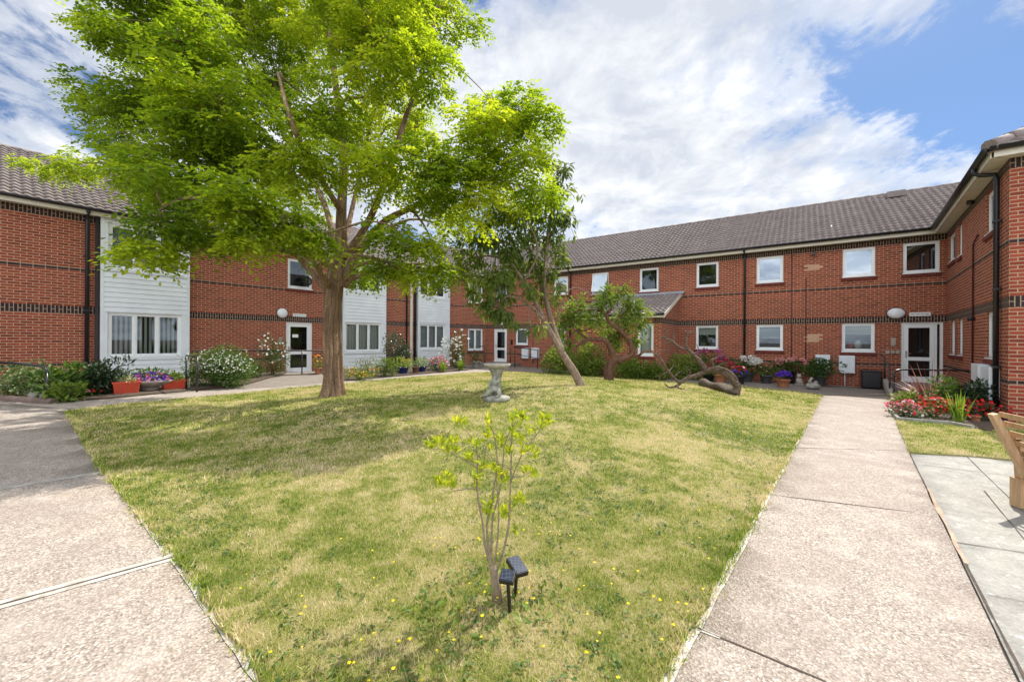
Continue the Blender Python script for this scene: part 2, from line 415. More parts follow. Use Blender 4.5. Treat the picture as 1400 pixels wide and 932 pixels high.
def roof_tiles(mb, w, s0f, s1f, off0, z0, tan, run, dx=.029, row=.30):
    """courses of wavy tiles as real geometry; s0f/s1f(t): limits of the slope at horizontal distance t behind the eave"""
    cosp = 1/math.sqrt(1+tan*tan); nrow = int(run/(row*cosp))+1
    up = (-w.n*1+Vector((0, 0, tan))).normalized(); nr = (w.n*tan+Vector((0, 0, 1))).normalized()
    per = .20
    for r in range(nrow):
        t0 = r*row*cosp; t1 = min((r+1)*row*cosp, run)
        if t0 >= run: break
        a0, b0, a1, b1 = s0f(t0), s1f(t0), s0f(t1), s1f(t1)
        if b0-a0 < .05: break
        sh = (r % 2)*per/2; n = max(2, int((b0-a0)/dx))
        vs = []; fs = []
        jit = random.uniform(-.004, .004)
        for i in range(n+1):
            for (tt, a, b, lift) in ((t0, a0, b0, -.0), (t0, a0, b0, .062+jit), (t1, a1, b1, .018)):
                s = a+(b-a)*i/n
                ph = 2*math.pi*(s+sh*0)/per; h = .027*math.sin(ph)+.007*math.sin(2*ph) if lift > 0 else -.02
                tb = tt - (.02 if lift > .05 else 0)
                vs.append(W_pt(w, s, z0+tan*tb, off0-tb)+nr*(lift+h))
        for i in range(n):
            k = i*3; fs += [(k, k+3, k+4, k+1), (k+1, k+4, k+5, k+2)]
        mb.add(vs, fs, 0, None, True)
def eave(par, w, s0, s1, mit0=0, mit1=0, fascia=True):
    """soffit + fascia + gutter along the wall; mit = how far the outer edge runs on (+) or stops short (-) per metre of overhang"""
    mb = MB(); o = .28
    a0, b0 = s0-mit0*o, s1+mit1*o
    mb.add([W_pt(w, s0, ZW, 0), W_pt(w, s1, ZW, 0), W_pt(w, b0, ZW, o), W_pt(w, a0, ZW, o)], [(0, 1, 2, 3)])
    P = [W_pt(w, a0, ZW-.02, o), W_pt(w, b0, ZW-.02, o), W_pt(w, b0, ZW+.2, o), W_pt(w, a0, ZW+.2, o)]
    Q = [p+w.n*.02 for p in P]
    mb.add(P+Q, [(4, 5, 6, 7), (0, 3, 2, 1), (0, 1, 5, 4), (3, 7, 6, 2), (0, 4, 7, 3), (1, 2, 6, 5)])
    mb.build('fascia', M['cream'], par)
    g = MB(); r = .062; c = o+.02+r; zc = ZW+.155; k0, k1 = s0-mit0*c, s1+mit1*c; prof = []
    for i in range(9):
        t = math.pi+math.pi*i/8; prof.append((c+r*math.cos(t), zc+r*math.sin(t)*1.15))
    prof += [(c+r+.0, zc+.012), (c+r-.008, zc+.012)]
    vs = [W_pt(w, x, z, of) for x in (k0, k1) for of, z in prof]; n = len(prof)
    g.add(vs, [(i, i+1, n+i+1, n+i) for i in range(n-1)]+[tuple(range(n))[::-1], tuple(range(n, 2*n))], 0, None, True)
    g.build('gutter', M['black'], par)
def downpipe(par, w, s, z0, z1=ZW+.1, off=0, r=.034, mat='black', swan=True):
    mb = MB(); o = off+.06
    pts = [W_pt(w, s, z0, o), W_pt(w, s, z1-.25, o)]
    if swan: pts += [W_pt(w, s, z1-.18, o+.02), W_pt(w, s, z1-.06, .33), W_pt(w, s, z1+.0, .36)]
    mb.tube(pts, r, 10)
    z = z0+.6
    while z < z1-.4: wbox(mb, w, s-r-.02, s+r+.02, z, z+.04, off+.002, o+r+.004); z += 1.6
    mb.build('downpipe', M[mat], par)
TAN = .557; RUN = 4.56
M['letters'] = material('sign_letters', col=(.12, .12, .13), rough=.6)
def door(par, w, r, mat='upvc', handle_left=True, sidelight=0, notice=False):
    a, b, c, d = r; mb = MB(); e, f = -.04, -.13; fw = .07
    wbox(mb, w, a, a+fw, c, d, f, e); wbox(mb, w, b-fw, b, c, d, f, e); wbox(mb, w, a+fw, b-fw, d-fw, d, f, e)
    wbox(mb, w, a, b, c, c+.03, f, .03)
    if sidelight: wbox(mb, w, b-fw-sidelight, b-fw-sidelight+.05, c+.03, d-fw, f, e+.002)
    x0, x1 = a+fw+.006, b-fw-.006-sidelight; y0, y1 = c+.035, d-fw-.006; k = .11; mid = y0+(y1-y0)*.40
    dr = mb.build('door_frame', M[mat], par)
    lf = MB(); g0, g1 = f+.015, e-.006
    for q in ((x0, x0+k, y0, y1), (x1-k, x1, y0, y1), (x0+k, x1-k, y0, y0+.16), (x0+k, x1-k, y1-k, y1), (x0+k, x1-k, mid-.07, mid+.05)): wbox(lf, w, *q, g0, g1)
    do = lf.build('door', M[mat], par)
    pn = MB()
    for q in ((x0+k, x1-k, y0+.16, mid-.07), (x0+k, x1-k, mid+.05, y1-k)):
        pn.quad(W_pt(w, q[0], q[2], f+.03), W_pt(w, q[1], q[2], f+.03), W_pt(w, q[1], q[3], f+.03), W_pt(w, q[0], q[3], f+.03))
    if sidelight: pn.quad(W_pt(w, b-fw-sidelight+.05, y0, f+.03), W_pt(w, b-fw, y0, f+.03), W_pt(w, b-fw, y1, f+.03), W_pt(w, b-fw-sidelight+.05, y1, f+.03))
    pn.build('pane', M['glass'], do)
    hd = MB(); hx = x0+.055
    wbox(hd, w, hx-.02, hx+.02, mid+.02, mid+.26, g1+.001, g1+.012); hd.bar(W_pt(w, hx, mid+.17, g1+.045), W_pt(w, hx+.11, mid+.17, g1+.045), .02, .02); hd.bar(W_pt(w, hx, mid+.17, g1), W_pt(w, hx, mid+.17, g1+.05), .02, .02)
    hd.build('handle', M['greyp'], do)
    if notice:
        nt = MB(); wbox(nt, w, x0+k+.1, x0+k+.33, mid+.62, mid+.75, f+.034, f+.038); nt.build('notice', M['upvc'], do)
    return do
def sign(w, r, label):
    a, b, c, d = r; t = thing('door_sign', label, 'sign', W_pt(w, a, c, 0))
    mb = MB(); wbox(mb, w, a, b, c, d, .006, .026); mb.build('plaque', M['upvc'], t)
    m2 = MB(); n = 26; h = (d-c)
    for i in range(n):   # a single illegible line of small dark capitals
        if i in (6, 13, 19): continue
        x = a+(b-a)*(.07+.86*i/n); wbox(m2, w, x, x+(b-a)*.86/n*.66, c+h*.38, c+h*.62, .0265, .028)
    m2.build('lettering', M['letters'], t); return t
def lamp(w, u, v, ru, rv, label):
    s = W_s(w, u); z = W_z(w, u, v); P = W_pt(w, s, z, 0); sc = P.y/F
    t = thing('bulkhead_lamp', label, 'lamp', P, 'round opal lamps beside the entrance doors')
    k = 1/abs(w.t.x) if abs(w.t.x) > .1 else 1
    ra, rb = ru*sc*1.05, rv*sc*1.1; n = 24
    def ring(q, o): return [P+w.t*(ra*q*math.cos(2*math.pi*i/n))+Vector((0, 0, rb*q*math.sin(2*math.pi*i/n)))+w.n*o for i in range(n)]
    def shell(name, rings, mat):
        mb = MB(); vs = [p for q in rings for p in q]; fs = []
        for j in range(len(rings)-1):
            for i in range(n): fs.append((j*n+i, j*n+(i+1) % n, (j+1)*n+(i+1) % n, (j+1)*n+i))
        fs.append(tuple((len(rings)-1)*n+i for i in range(n))); mb.add(vs, fs, 0, None, True); mb.build(name, M[mat], t)
    shell('backplate', [ring(1.08, .004), ring(1.08, .04), ring(.98, .045)], 'railm')
    shell('diffuser', [ring(.99, .046), ring(.97, .08), ring(.85, .12), ring(.6, .145), ring(.3, .158), ring(.05, .16)], 'lampg')
def meterbox(w, u0, u1, v0, v1, label, pipe=True, name='meter_box'):
    r = rect(w, u0, u1, v0, v1, .1); t = thing(name, label, 'meter box', W_pt(w, r[0], r[2], 0), 'white meter boxes on the brick walls')
    mb = MB(); wbox(mb, w, r[0], r[1], r[2], r[3], .003, .16); mb.build('cabinet', M['meter'], t, bevel=.01)
    m2 = MB(); wbox(m2, w, r[0]+.02, r[1]-.02, r[2]+.03, r[3]-.02, .1602, .172); m2.build('door', M['meter'], t, bevel=.004)
    if pipe:
        m3 = MB(); x = (r[0]+r[1])/2-.05; m3.tube([W_pt(w, x, r[2], .06), W_pt(w, x, float(gz(W_pt(w, x, 0).x, 0))-.1, .06)], .018, 8); m3.build('pipe', M['meter'], t)
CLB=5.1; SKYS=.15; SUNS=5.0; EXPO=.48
# ================================================================ buildings
ROOFZ = ZW+.13
# ---------------- left wing
lw = thing('apartment_building', 'left red brick wing with white boarded bays behind the large green tree', 'building', (PA0[0], PA0[1], 0))
rm = MB(); wm = MB()
bays = [(136, 257), (466.5, 525), (569, 612)]
bs = [(W_s(A, a), W_s(A, b)) for a, b in bays]
uw = rect(A, 393, 426.5, 355, 394.5); dr = rect(A, 391, 427, 436, 509)
TL, TU = ZB-.221, ZW-.206
def clampt(r): r[3] = min(r[3], TL if r[3] < 3 else TU); return r
clampt(uw); clampt(dr)
ops = [tuple(uw), tuple(dr)] + [(a+.02, b-.02, .02, ZW-.02) for a, b in bs]
wall_sheet(wm, A, -9, LA, -.5, ZW, ops)
room(rm, A, dr[0], dr[1], dr[2], dr[3], -.13, 1.2)
bands(lw, A, -9, LA, ops)
wm.build('wall', M['brick'], lw)
window(A, uw, lw, rm, 1, 'drapes')
door(lw, A, dr, notice=True)
BO = .16
def cladding(par, w, a, b, z0, z1, ops, off):
    mb = MB(); back = MB()
    wall_sheet(mb, w, a, b, z0, z1, ops, off-.02, 0, .08)
    for x in (a, b):   # returns
        mb.quad(W_pt(w, x, z0, 0), W_pt(w, x, z0, off), W_pt(w, x, z1, off), W_pt(w, x, z1, 0))
    # corner boards and the boards round the windows
    cw = .07
    wbox(mb, w, a-.003, a+cw, z0, z1, off-.02, off+.012); wbox(mb, w, b-cw, b+.003, z0, z1, off-.02, off+.012)
    for o in ops:
        wbox(mb, w, a+cw, b-cw, o[2]-.09, o[2]-.035, off-.02, off+.03)
        wbox(mb, w, a+cw, b-cw, o[3], o[3]+.07, off-.02, off+.010)
        wbox(mb, w, a+cw, o[0]-.003, o[2]-.03, o[3]-.003, off-.02, off+.006); wbox(mb, w, o[1]+.003, b-cw, o[2]-.03, o[3]-.003, off-.02, off+.006)
    zz = z0; bh = .148
    while zz < z1:
        y1 = min(zz+bh, z1)
        if not any(o[2]-.1 < (zz+y1)/2 < o[3]+.075 for o in ops):
            p = [W_pt(w, a+cw, zz, off+.017), W_pt(w, b-cw, zz, off+.017), W_pt(w, b-cw, y1, off-.006), W_pt(w, a+cw, y1, off-.006), W_pt(w, a+cw, zz, off-.02), W_pt(w, b-cw, zz, off-.02)]
            mb.add(p, [(0, 1, 2, 3), (4, 5, 1, 0)])
        zz += bh
    return mb.build('bay', M['clad'], par)
bayw = [((147.5, 249, 300, 371), (147, 248, 428.5, 487.5), 'net', 'verticals'), ((471.5, 521, 374, 399), (470, 521, 441, 480.5), 'slats', 'full'), ((571, 608.5, 374, 406), (572, 608.5, 443.5, 477), 'slats', 'net')]
for (a, b), (r1, r2, s1, s2) in zip(bs, bayw):
    R1, R2 = rect(A, *r1, BO), rect(A, *r2, BO); R1[3] = min(R1[3], ZW-.14)
    for q in (R1, R2): q[0] = max(q[0], a+.09); q[1] = min(q[1], b-.09)
    cladding(lw, A, a, b, .0, ZW-.004, [tuple(R1), tuple(R2)], BO)
    window(A, R1, lw, rm, 3, s1, 'glass', BO, None); window(A, R2, lw, rm, 3, s2, 'glass', BO, None)
for u in (118,): downpipe(lw, A, W_s(A, u), .0, r=.045)
m = MB(); s = W_s(A, 131.5); wbox(m, A, s-.035, s+.035, .0, ZW, .005, .09); s = W_s(A, 464); wbox(m, A, s-.04, s+.03, 0, ZW, .005, .09)
m.build('downpipe', M['black'], lw)
downpipe(lw, A, W_s(A, 555), .0, r=.04); downpipe(lw, A, W_s(A, 566.5), .0, r=.055)
m = MB(); s = W_s(A, 562); wbox(m, A, s-.09, s+.06, 0, ZW, .005, .05); m.build('corner_board', M['cream'], lw)
rt = MB(); roof_tiles(rt, A, lambda t: -9, lambda t: LA+t*.4+.02, .34, ROOFZ, TAN, RUN)
# C segment belongs to the left wing
cw1 = rect(C, 640, 660, 446, 478.5); cw2 = rect(C, 640, 660, 383, 414)
clampt(cw1); clampt(cw2); opc = [tuple(cw1), tuple(cw2)]; wm = MB(); wall_sheet(wm, C, 0, LC, -.5, ZW, opc); bands(lw, C, 0, LC, opc); wm.build('wall', M['brick'], lw)
window(C, cw1, lw, rm, 2, 'net'); window(C, cw2, lw, rm, 2, 'net')
eave(lw, A, -9, LA, 0, -.06); eave(lw, C, 0, LC, -.06, -.7)
roof_tiles(rt, C, lambda t: -t*.4, lambda t: LC+t*.6+.1, .34, ROOFZ, TAN, RUN)
rf = rt.build('roof', M['tile'], lw)
def ridge(par, w, s0, s1):
    mb = MB(); x = s0; i = 0
    while x < s1:
        x2 = min(x+.45, s1); o = .34-RUN; z = ROOFZ+TAN*RUN+.0
        prof = [(o+.13*math.cos(t), z+.10*math.sin(t)-.01+.004*(i % 2)) for t in np.linspace(-.15, math.pi+.15, 9)]
        vs = [W_pt(w, q, zz, of) for q in (x, x2-.008) for of, zz in prof]; n = 9
        mb.add(vs, [(k, k+1, n+k+1, n+k) for k in range(n-1)]+[tuple(range(n)), tuple(range(n, 2*n))[::-1]], 0, None, True); x = x2; i += 1
    mb.build('ridge_tiles', M['tile'], par)
def backslope(par, w, s0, s1):
    mb = MB(); z = ROOFZ+TAN*RUN-.02; o = .34-RUN
    mb.quad(W_pt(w, s0, z, o), W_pt(w, s1, z, o), W_pt(w, s1, ZW, o-RUN), W_pt(w, s0, ZW, o-RUN))
    mb.quad(W_pt(w, s0, ZW, o-RUN+.3), W_pt(w, s1, ZW, o-RUN+.3), W_pt(w, s1, -.5, o-RUN+.3), W_pt(w, s0, -.5, o-RUN+.3))
    mb.quad(W_pt(w, s0, ZW, o-RUN+.3), W_pt(w, s0, -.5, o-RUN+.3), W_pt(w, s0, -.5, 0), W_pt(w, s0, ZW, 0))
    mb.quad(W_pt(w, s1, ZW, o-RUN+.3), W_pt(w, s1, -.5, o-RUN+.3), W_pt(w, s1, -.5, -.5), W_pt(w, s1, ZW, -.5))
    mb.add([W_pt(w, s0, ZW, .3), W_pt(w, s0, z, o), W_pt(w, s0, ZW, o-RUN)], [(0, 1, 2)])
    mb.build('rear_roof', M['tile'], par)
ridge(lw, A, -9, LA+.3); ridge(lw, C, 0, LC+1.5); backslope(lw, A, -9, LA+1)
rm.build('interior', M['room'], lw)
# ---------------- centre wing
cwg = thing('apartment_building', 'long red brick centre wing with dark bands and a small tiled lean-to, facing the lawn', 'building', (PCB[0], PCB[1], 0))
rm = MB()
ups = [((677, 692.5, 383, 411), 'net', 'glass', 0), ((757, 776, 378, 402.5), 'net', 'glass_sky', 0), ((808.5, 831.6, 372.4, 401.5), 'net', 'glass_sky', 1), ((873.9, 899.9, 365.3, 398), 'none', 'glass', 0),
       ((951.5, 981.9, 356.6, 391.6), 'none', 'glass', 0), ((1033.8, 1070.4, 347.5, 385.8), 'none', 'glass_sky', 0), ((1151.5, 1196.2, 335, 377.6), 'none', 'glass_sky', 0), ((1234, 1284.4, 327, 372.4), 'half', 'glass_sky', 0)]
los = [((705, 721.5, 447, 471), 'net', 'glass', 0), ((757, 773, 446, 472), 'net', 'glass', 0), ((803, 821, 447.5, 474), 'drapes', 'glass', 0), ((951.3, 981.9, 442.3, 476.5), 'blindtop', 'glass', 0), ((1034, 1070.6, 440.7, 478), 'blindg', 'glass', 0), ((1151, 1196, 438.5, 480.5), 'blindtop', 'glass', 0)]
wr = [(rect(B, *r), st, gl, op) for r, st, gl, op in ups+los]
d1 = rect(B, 675.3, 693, 446, 494.5); d2 = rect(B, 1232, 1289.7, 435.5, 523)
d2[1] = min(d2[1], LB-.04); clampt(d1); clampt(d2)
for r, *_ in wr: r[1] = min(r[1], LB-.06); clampt(r)
opb = [tuple(r) for r, *_ in wr]+[tuple(d1), tuple(d2)]
wm = MB(); wall_sheet(wm, B, 0, LB, -.6, ZW, opb); wm.build('wall', M['brick'], cwg); bands(cwg, B, 0, LB, opb)
for r, st, gl, op in wr: window(B, r, cwg, rm, 1, st, gl, openc=bool(op))
door(cwg, B, d1); door(cwg, B, d2, sidelight=.12)
room(rm, B, *d1, -.13, 1.2); room(rm, B, *d2, -.13, 1.5)
# pale things inside the lowest right window
wn = los[-1][0]; r = rect(B, *wn); m = MB(); m.ball(W_pt(B, r[0]+.48, r[2]+.25, -.32), .12, .1, .17, 10); m.build('window_cushion', M['stuffw'], cwg)
m = MB(); m.ball(W_pt(B, r[0]+.27, r[2]+.2, -.3), .11, .1, .14, 10, 0, .2); m.build('window_cloth', M['stuffr'], cwg)
eave(cwg, B, 0, LB, -.7, -1); rt = MB(); roof_tiles(rt, B, lambda t: -.3-t*.7, lambda t: LB+.2+t, .34, ROOFZ, TAN, RUN); rt.build('roof', M['tile'], cwg)
ridge(cwg, B, -2, LB+4.0); backslope(cwg, B, -1, LB+4)
for u in (780, 1018): downpipe(cwg, B, W_s(B, u), -.3, r=.042)
for u, v0, v1 in ((1082, 345, 520), (1101.6, 380, 497), (729, 443, 497)):
    s = W_s(B, u); m = MB(); m.tube([W_pt(B, s, W_z(B, u, v1), .02), W_pt(B, s, W_z(B, u, v0), .02)], .014, 6); m.build('thin_pipe', M['pipe'], cwg)
def vent(par, w, u, v, r=.06):
    s, z = W_s(w, u), W_z(w, u, v); m = MB(); m.tube([W_pt(w, s, z, .0), W_pt(w, s, z, .05), W_pt(w, s, z, .14)], [r*.7, r, r], 10); m.build('vent', M['black'], par)
vent(cwg, B, 1112, 347.5)
for u in (1213.2, 1220.4, 1227):
    s, z = W_s(B, u), W_z(B, u, 481); m = MB(); wbox(m, B, s-.05, s+.05, z-.06, z+.06, .002, .05); m.build('outside_socket', M['greyp'], cwg)
s, z = W_s(B, 1221), W_z(B, 1221, 467); m = MB(); wbox(m, B, s-.06, s+.06, z-.14, z+.14, .002, .03); m.build('entry_panel', M['greyp'], cwg)
s, z = W_s(A, 383.5), W_z(A, 383.5, 465); m = MB(); wbox(m, A, s-.07, s+.07, z-.12, z+.12, .002, .03); m.build('entry_panel', M['greyp'], lw)
s, z = W_s(B, 699.7), W_z(B, 699.7, 467.5); m = MB(); wbox(m, B, s-.06, s+.06, z-.14, z+.14, .002, .04); m.build('entry_panel', M['black'], cwg)
M['patch'] = m_brick('pale_brick_patch', (.42, .20, .12), (.55, .30, .18), (.62, .38, .24), (.6, .45, .32))
for (u0, u1, v0, v1) in ((1103, 1127, 457, 468), (1107, 1128, 358, 368), (1113, 1117, 378, 382)):
    m = MB(); r = rect(B, u0, u1, v0, v1); zz = round(r[2]/.075)*.075
    for k in range(max(1, int((r[3]-r[2])/.075))):
        j = (k % 2)*.1125; a, b = math.floor(r[0]/.225)*.225+j, math.floor(r[1]/.225)*.225+j
        m.quad(W_pt(B, a, zz+k*.075, .002), W_pt(B, b, zz+k*.075, .002), W_pt(B, b, zz+k*.075+.075, .002), W_pt(B, a, zz+k*.075+.075, .002), 0, [(a, zz+k*.075), (b, zz+k*.075), (b, zz+k*.075+.075), (a, zz+k*.075+.075)])
    m.build('brick_patch', M['patch'], cwg)
# roof vent tile near the ridge
m = MB(); s = W_s(B, 1250); t = 3.9
m.obox(W_pt(B, s, ROOFZ+TAN*t+.16, .34-t), B.t, B.n, (0, 0, 1), .28, .14, .12); m.build('vent_tile', M['tile'], cwg)
# ---- lean-to
PR = 2.75
F1 = mkwall((B.P+B.n*PR).to_2d(), B.t.to_2d(), B.n.to_2d())
sR = W_s(B, 928); sL = sR-3.6
pw = rect(B, 871.5, 893.5, 441, 486, PR); S = mkwall((B.P+B.t*sR).to_2d()+(B.n*PR).to_2d(), (-B.n).to_2d(), B.t.to_2d())
pw[1] = min(pw[1], sR-.12)
zf = ZB+.03; zt = 3.5
wm = MB(); wall_sheet(wm, F1, sL, sR, -.5, zf, [tuple(pw)])
wm.quad(W_pt(S, 0, -.5), W_pt(S, PR, -.5), W_pt(S, PR, zt), W_pt(S, 0, zf), 0, [(0, -.5), (PR, -.5), (PR, zt), (0, zf)])
wm.quad(*(W_pt(B, sL, a, b) for a, b in ((-.5, 0), (-.5, PR), (zf, PR), (zt, 0))), 0, [(0, -.5), (PR, -.5), (PR, zf), (0, zt)])
wm.build('lean_to_wall', M['brick'], cwg)
m = MB(); band(m, S, 0, PR, ZB-.215, ZB, True); band(m, F1, sL, sR, ZB-.19, ZB+.025, True, 0, [tuple(pw)]); m.build('dark_brick_band', M['dark'], cwg)
pw[3] = min(pw[3], ZB-.21)
window(F1, pw, cwg, rm, 1, 'full')
m = MB(); tl = (zt-zf)/(PR+.25)
roof_tiles(m, F1, lambda t: sL-.12, lambda t: sR+.12, .22, zf+.08, tl, PR+.2, .03, .3); m.build('lean_to_roof', M['tile'], cwg)
m = MB(); wbox(m, F1, sL-.14, sR+.14, zf-.02, zf+.14, .18, .20)
m.quad(W_pt(F1, sL, zf, 0), W_pt(F1, sR+.14, zf, 0), W_pt(F1, sR+.14, zf, .2), W_pt(F1, sL, zf, .2))
m.bar(W_pt(S, -.2, zf+.03, .125), W_pt(S, PR, zt+.02, .125), .03, .14)
m.build('fascia', M['cream'], cwg)
m = MB(); m.tube([W_pt(F1, sL-.14, zf+.12, .25), W_pt(F1, sR+.16, zf+.12, .25)], .055, 10); m.build('gutter', M['black'], cwg)
m = MB(); P = [W_pt(B, sL-.2, zt+.15, .015), W_pt(B, sR+.25, zt+.15, .015), W_pt(B, sR+.25, zt+.04, .28), W_pt(B, sL-.2, zt+.04, .28)]
m.add(P+[p-Vector((0, 0, .02)) for p in P], [(0, 1, 2, 3), (7, 6, 5, 4), (3, 2, 6, 7), (1, 5, 6, 2), (0, 3, 7, 4)]); m.build('lead_flashing', M['lead'], cwg)
rm.build('interior', M['room'], cwg)
# ---------------- right wing
rw = thing('apartment_building', 'right red brick wing with the corner seen close up and a black downpipe', 'building', (PDE[0], PDE[1], 0))
rm = MB()
dws = [((1296.6, 1305, 311, 357), 'net', 'glass'), ((1309.4, 1314.3, 298, 350), 'net', 'glass'), ((1347, 1361, 247, 317), 'slats', 'glass'),
       ((1299.5, 1305.4, 435, 484), 'net', 'glass'), ((1310, 1315.8, 432.5, 485), 'net', 'glass'), ((1348, 1361, 423.5, 489), 'full', 'glass')]
wr = [(rect(D, *r), st, gl) for r, st, gl in dws]
for r, *_ in wr: clampt(r)
opd = [tuple(r) for r, *_ in wr]; LE = 9
wm = MB(); wall_sheet(wm, D, 0, LD, -.6, ZW, opd); wall_sheet(wm, E, 0, LE, -.6, ZW, []); wm.build('wall', M['brick'], rw)
bands(rw, D, 0, LD, opd); bands(rw, E, 0.004, LE, [])
for r, st, gl in wr: window(D, r, rw, rm, 1, st, gl, fw=.055)
eave(rw, D, 0, LD, -1, 1); eave(rw, E, 0, LE, 1, 0)
rt = MB(); roof_tiles(rt, D, lambda t: .34-t+.0 if t < .34 else -t+.34, lambda t: LD+.34-t*1.0, .34, ROOFZ, TAN, RUN)
roof_tiles(rt, E, lambda t: -.34+t*1.0, lambda t: LE, .34, ROOFZ, TAN, RUN); rt.build('roof', M['tile'], rw)
m = MB()   # hip tiles
p0 = W_pt(E, -.36, ROOFZ+.05, .36); p1 = W_pt(E, -.36+RUN, ROOFZ+TAN*RUN+.07, .36-RUN); n = 14
for i in range(n): m.tube([p0.lerp(p1, i/n), p0.lerp(p1, (i+1.05)/n)], [.13, .115], 10)
m.build('hip_tiles', M['tile'], rw)
ridge(rw, D, -4.2, LD-4.2)
m = MB(); z = ROOFZ+TAN*RUN-.02; o = .34-RUN
m.quad(W_pt(D, -5, z, o), W_pt(D, LD-4, z, o), W_pt(D, LD+.3, ZW, o-RUN), W_pt(D, -5, ZW, o-RUN)); m.build('rear_roof', M['tile'], rw)
s = W_s(D, 1368.5); 
m = MB(); m.tube([W_pt(D, s, -.2, .07), W_pt(D, s, ZW-.22, .07), W_pt(D, s-.02, ZW-.12, .09), W_pt(D, s-.12, ZW-.06, .28), W_pt(D, s-.14, ZW+.0, .36), W_pt(D, s-.14, ZW+.16, .36)], .045, 12)
for z in (.9, 2.5, 3.9): wbox(m, D, s-.075, s+.075, z, z+.05, .003, .12)
m.build('downpipe', M['black'], rw)
s = W_s(D, 1332); m = MB(); m.tube([W_pt(D, s, W_z(D, 1332, 500), .03), W_pt(D, s, W_z(D, 1332, 336), .03), W_pt(D, s+.12, W_z(D, 1332, 334)+.03, .03), W_pt(D, s+.5, W_z(D, 1332, 330)+.06, .03)], .018, 8); m.build('thin_pipe', M['pipe'], rw)
vent(rw, D, 1331.5, 277.5, .055); vent(rw, D, 1333, 435.5, .055); rm.build('interior', M['room'], rw)
# ---------------- wall fittings
sign(A, rect(A, 400, 418, 429, 432.8), 'narrow white name board above the door in the left wing')
sign(B, rect(B, 1243, 1272, 427, 432), 'narrow white name board above the right-hand entrance door')
sign(B, rect(B, 681, 689.5, 441.3, 444), 'small white board above the far centre door')
lamp(A, 385, 428, 6.4, 6.0, 'round white lamp beside the left wing door'); lamp(B, 1224.7, 428.4, 8.9, 6.6, 'round white lamp beside the right-hand entrance door')
meterbox(B, 1115, 1135, 485, 509, 'white meter box behind the green potted shrub')
meterbox(B, 1147, 1169, 486, 510, 'white meter box under the window with the half-drawn blind')
meterbox(B, 713.8, 722.5, 475.5, 490, 'white meter box beside the railing right of the far centre door', False)
meterbox(B, 727, 736.4, 475.5, 490, 'white meter box nearest the shrubs, right of the far centre door', False)
r = rect(D, 1332, 1353, 500, 530, .15)
t = thing('meter_box', 'tall pair of white meter boxes on the right wing behind dark foliage', 'meter box', W_pt(D, r[0], r[2], 0), 'white meter boxes on the brick walls')
m = MB(); mid = (r[0]+r[1])/2; wbox(m, D, r[0], mid-.01, r[2]-.2, r[3]+.03, .003, .2); wbox(m, D, mid+.01, r[1], r[2]-.2, r[3], .003, .16); m.build('cabinet', M['meter'], t, bevel=.01)
# black storage box against the centre wing
P = gp(1192, 531.5); r0 = W_s(B, 1179, 466, .6); r1 = W_s(B, 1206, 466, .6)
t = thing('storage_box', 'black plastic storage box against the brick wall by the entrance', 'box', P)
m = MB(); zb = P.z; wbox(m, B, r0, r1, zb+.02, zb+.56, .1, .6)
m.build('body', M['black'], t, bevel=.03); m = MB(); wbox(m, B, r0-.02, r1+.02, zb+.562, zb+.63, .08, .62); m.build('lid', M['black'], t, bevel=.02)
# ================================================================ ground
def pts(l, fn=None): return [gp(u, v, fn).to_2d() for u, v in l]
def fill_poly(poly, name, mat, dz, zf=gz, step=.5, kind='structure', noiseedge=0, thick=.06):
    from mathutils.geometry import delaunay_2d_cdt
    P = [Vector(p) for p in poly]
    # subdivide the border
    Q = []
    for i, p in enumerate(P):
        q = P[(i+1) % len(P)]; n = max(1, int((q-p).length/(step*.5)))
        nn = Vector((-(q-p).y, (q-p).x)).normalized()
        for k in range(n): Q.append(p.lerp(q, k/n)+nn*(random.uniform(-1, 1)*noiseedge))
    xs = [p.x for p in Q]; ys = [p.y for p in Q]; nb = len(Q)
    X, Y = np.meshgrid(np.arange(min(xs), max(xs), step), np.arange(min(ys), max(ys), step))
    pt = list(Q)
    def inside(x, y):
        c = False; j = nb-1
        for i in range(nb):
            if (ys[i] > y) != (ys[j] > y) and x < (xs[j]-xs[i])*(y-ys[i])/(ys[j]-ys[i])+xs[i]: c = not c
            j = i
        return c
    for x, y in zip(X.ravel(), Y.ravel()):
        if inside(x, y): pt.append(Vector((x, y)))
    vo, eo, fo, *_ = delaunay_2d_cdt(pt, [(i, (i+1) % nb) for i in range(nb)], [], 1, 1e-4)
    base = (sum(xs)/nb, sum(ys)/nb, 0)
    vs = [(p.x, p.y, float(zf(p.x, p.y))+dz) for p in vo]; fs = [tuple(f) for f in fo]
    n0 = len(vs); vs += [(vs[i][0], vs[i][1], vs[i][2]-thick) for i in range(nb)]
    sk = [(i, n0+i, n0+(i+1) % nb, (i+1) % nb) for i in range(nb)]
    mb = MB(); mb.add(vs, fs, 0, None, True); mb.f += [list(f) for f in sk]; mb.m += [0]*nb; mb.sm += [False]*nb; mb.uv += [None]*nb
    o = mb.build(name, mat, None, base)
    # make sure it faces up
    me = o.data
    if sum(p.normal.z for p in me.polygons) < 0: me.flip_normals()
    return tag(o, kind=kind) if kind else o
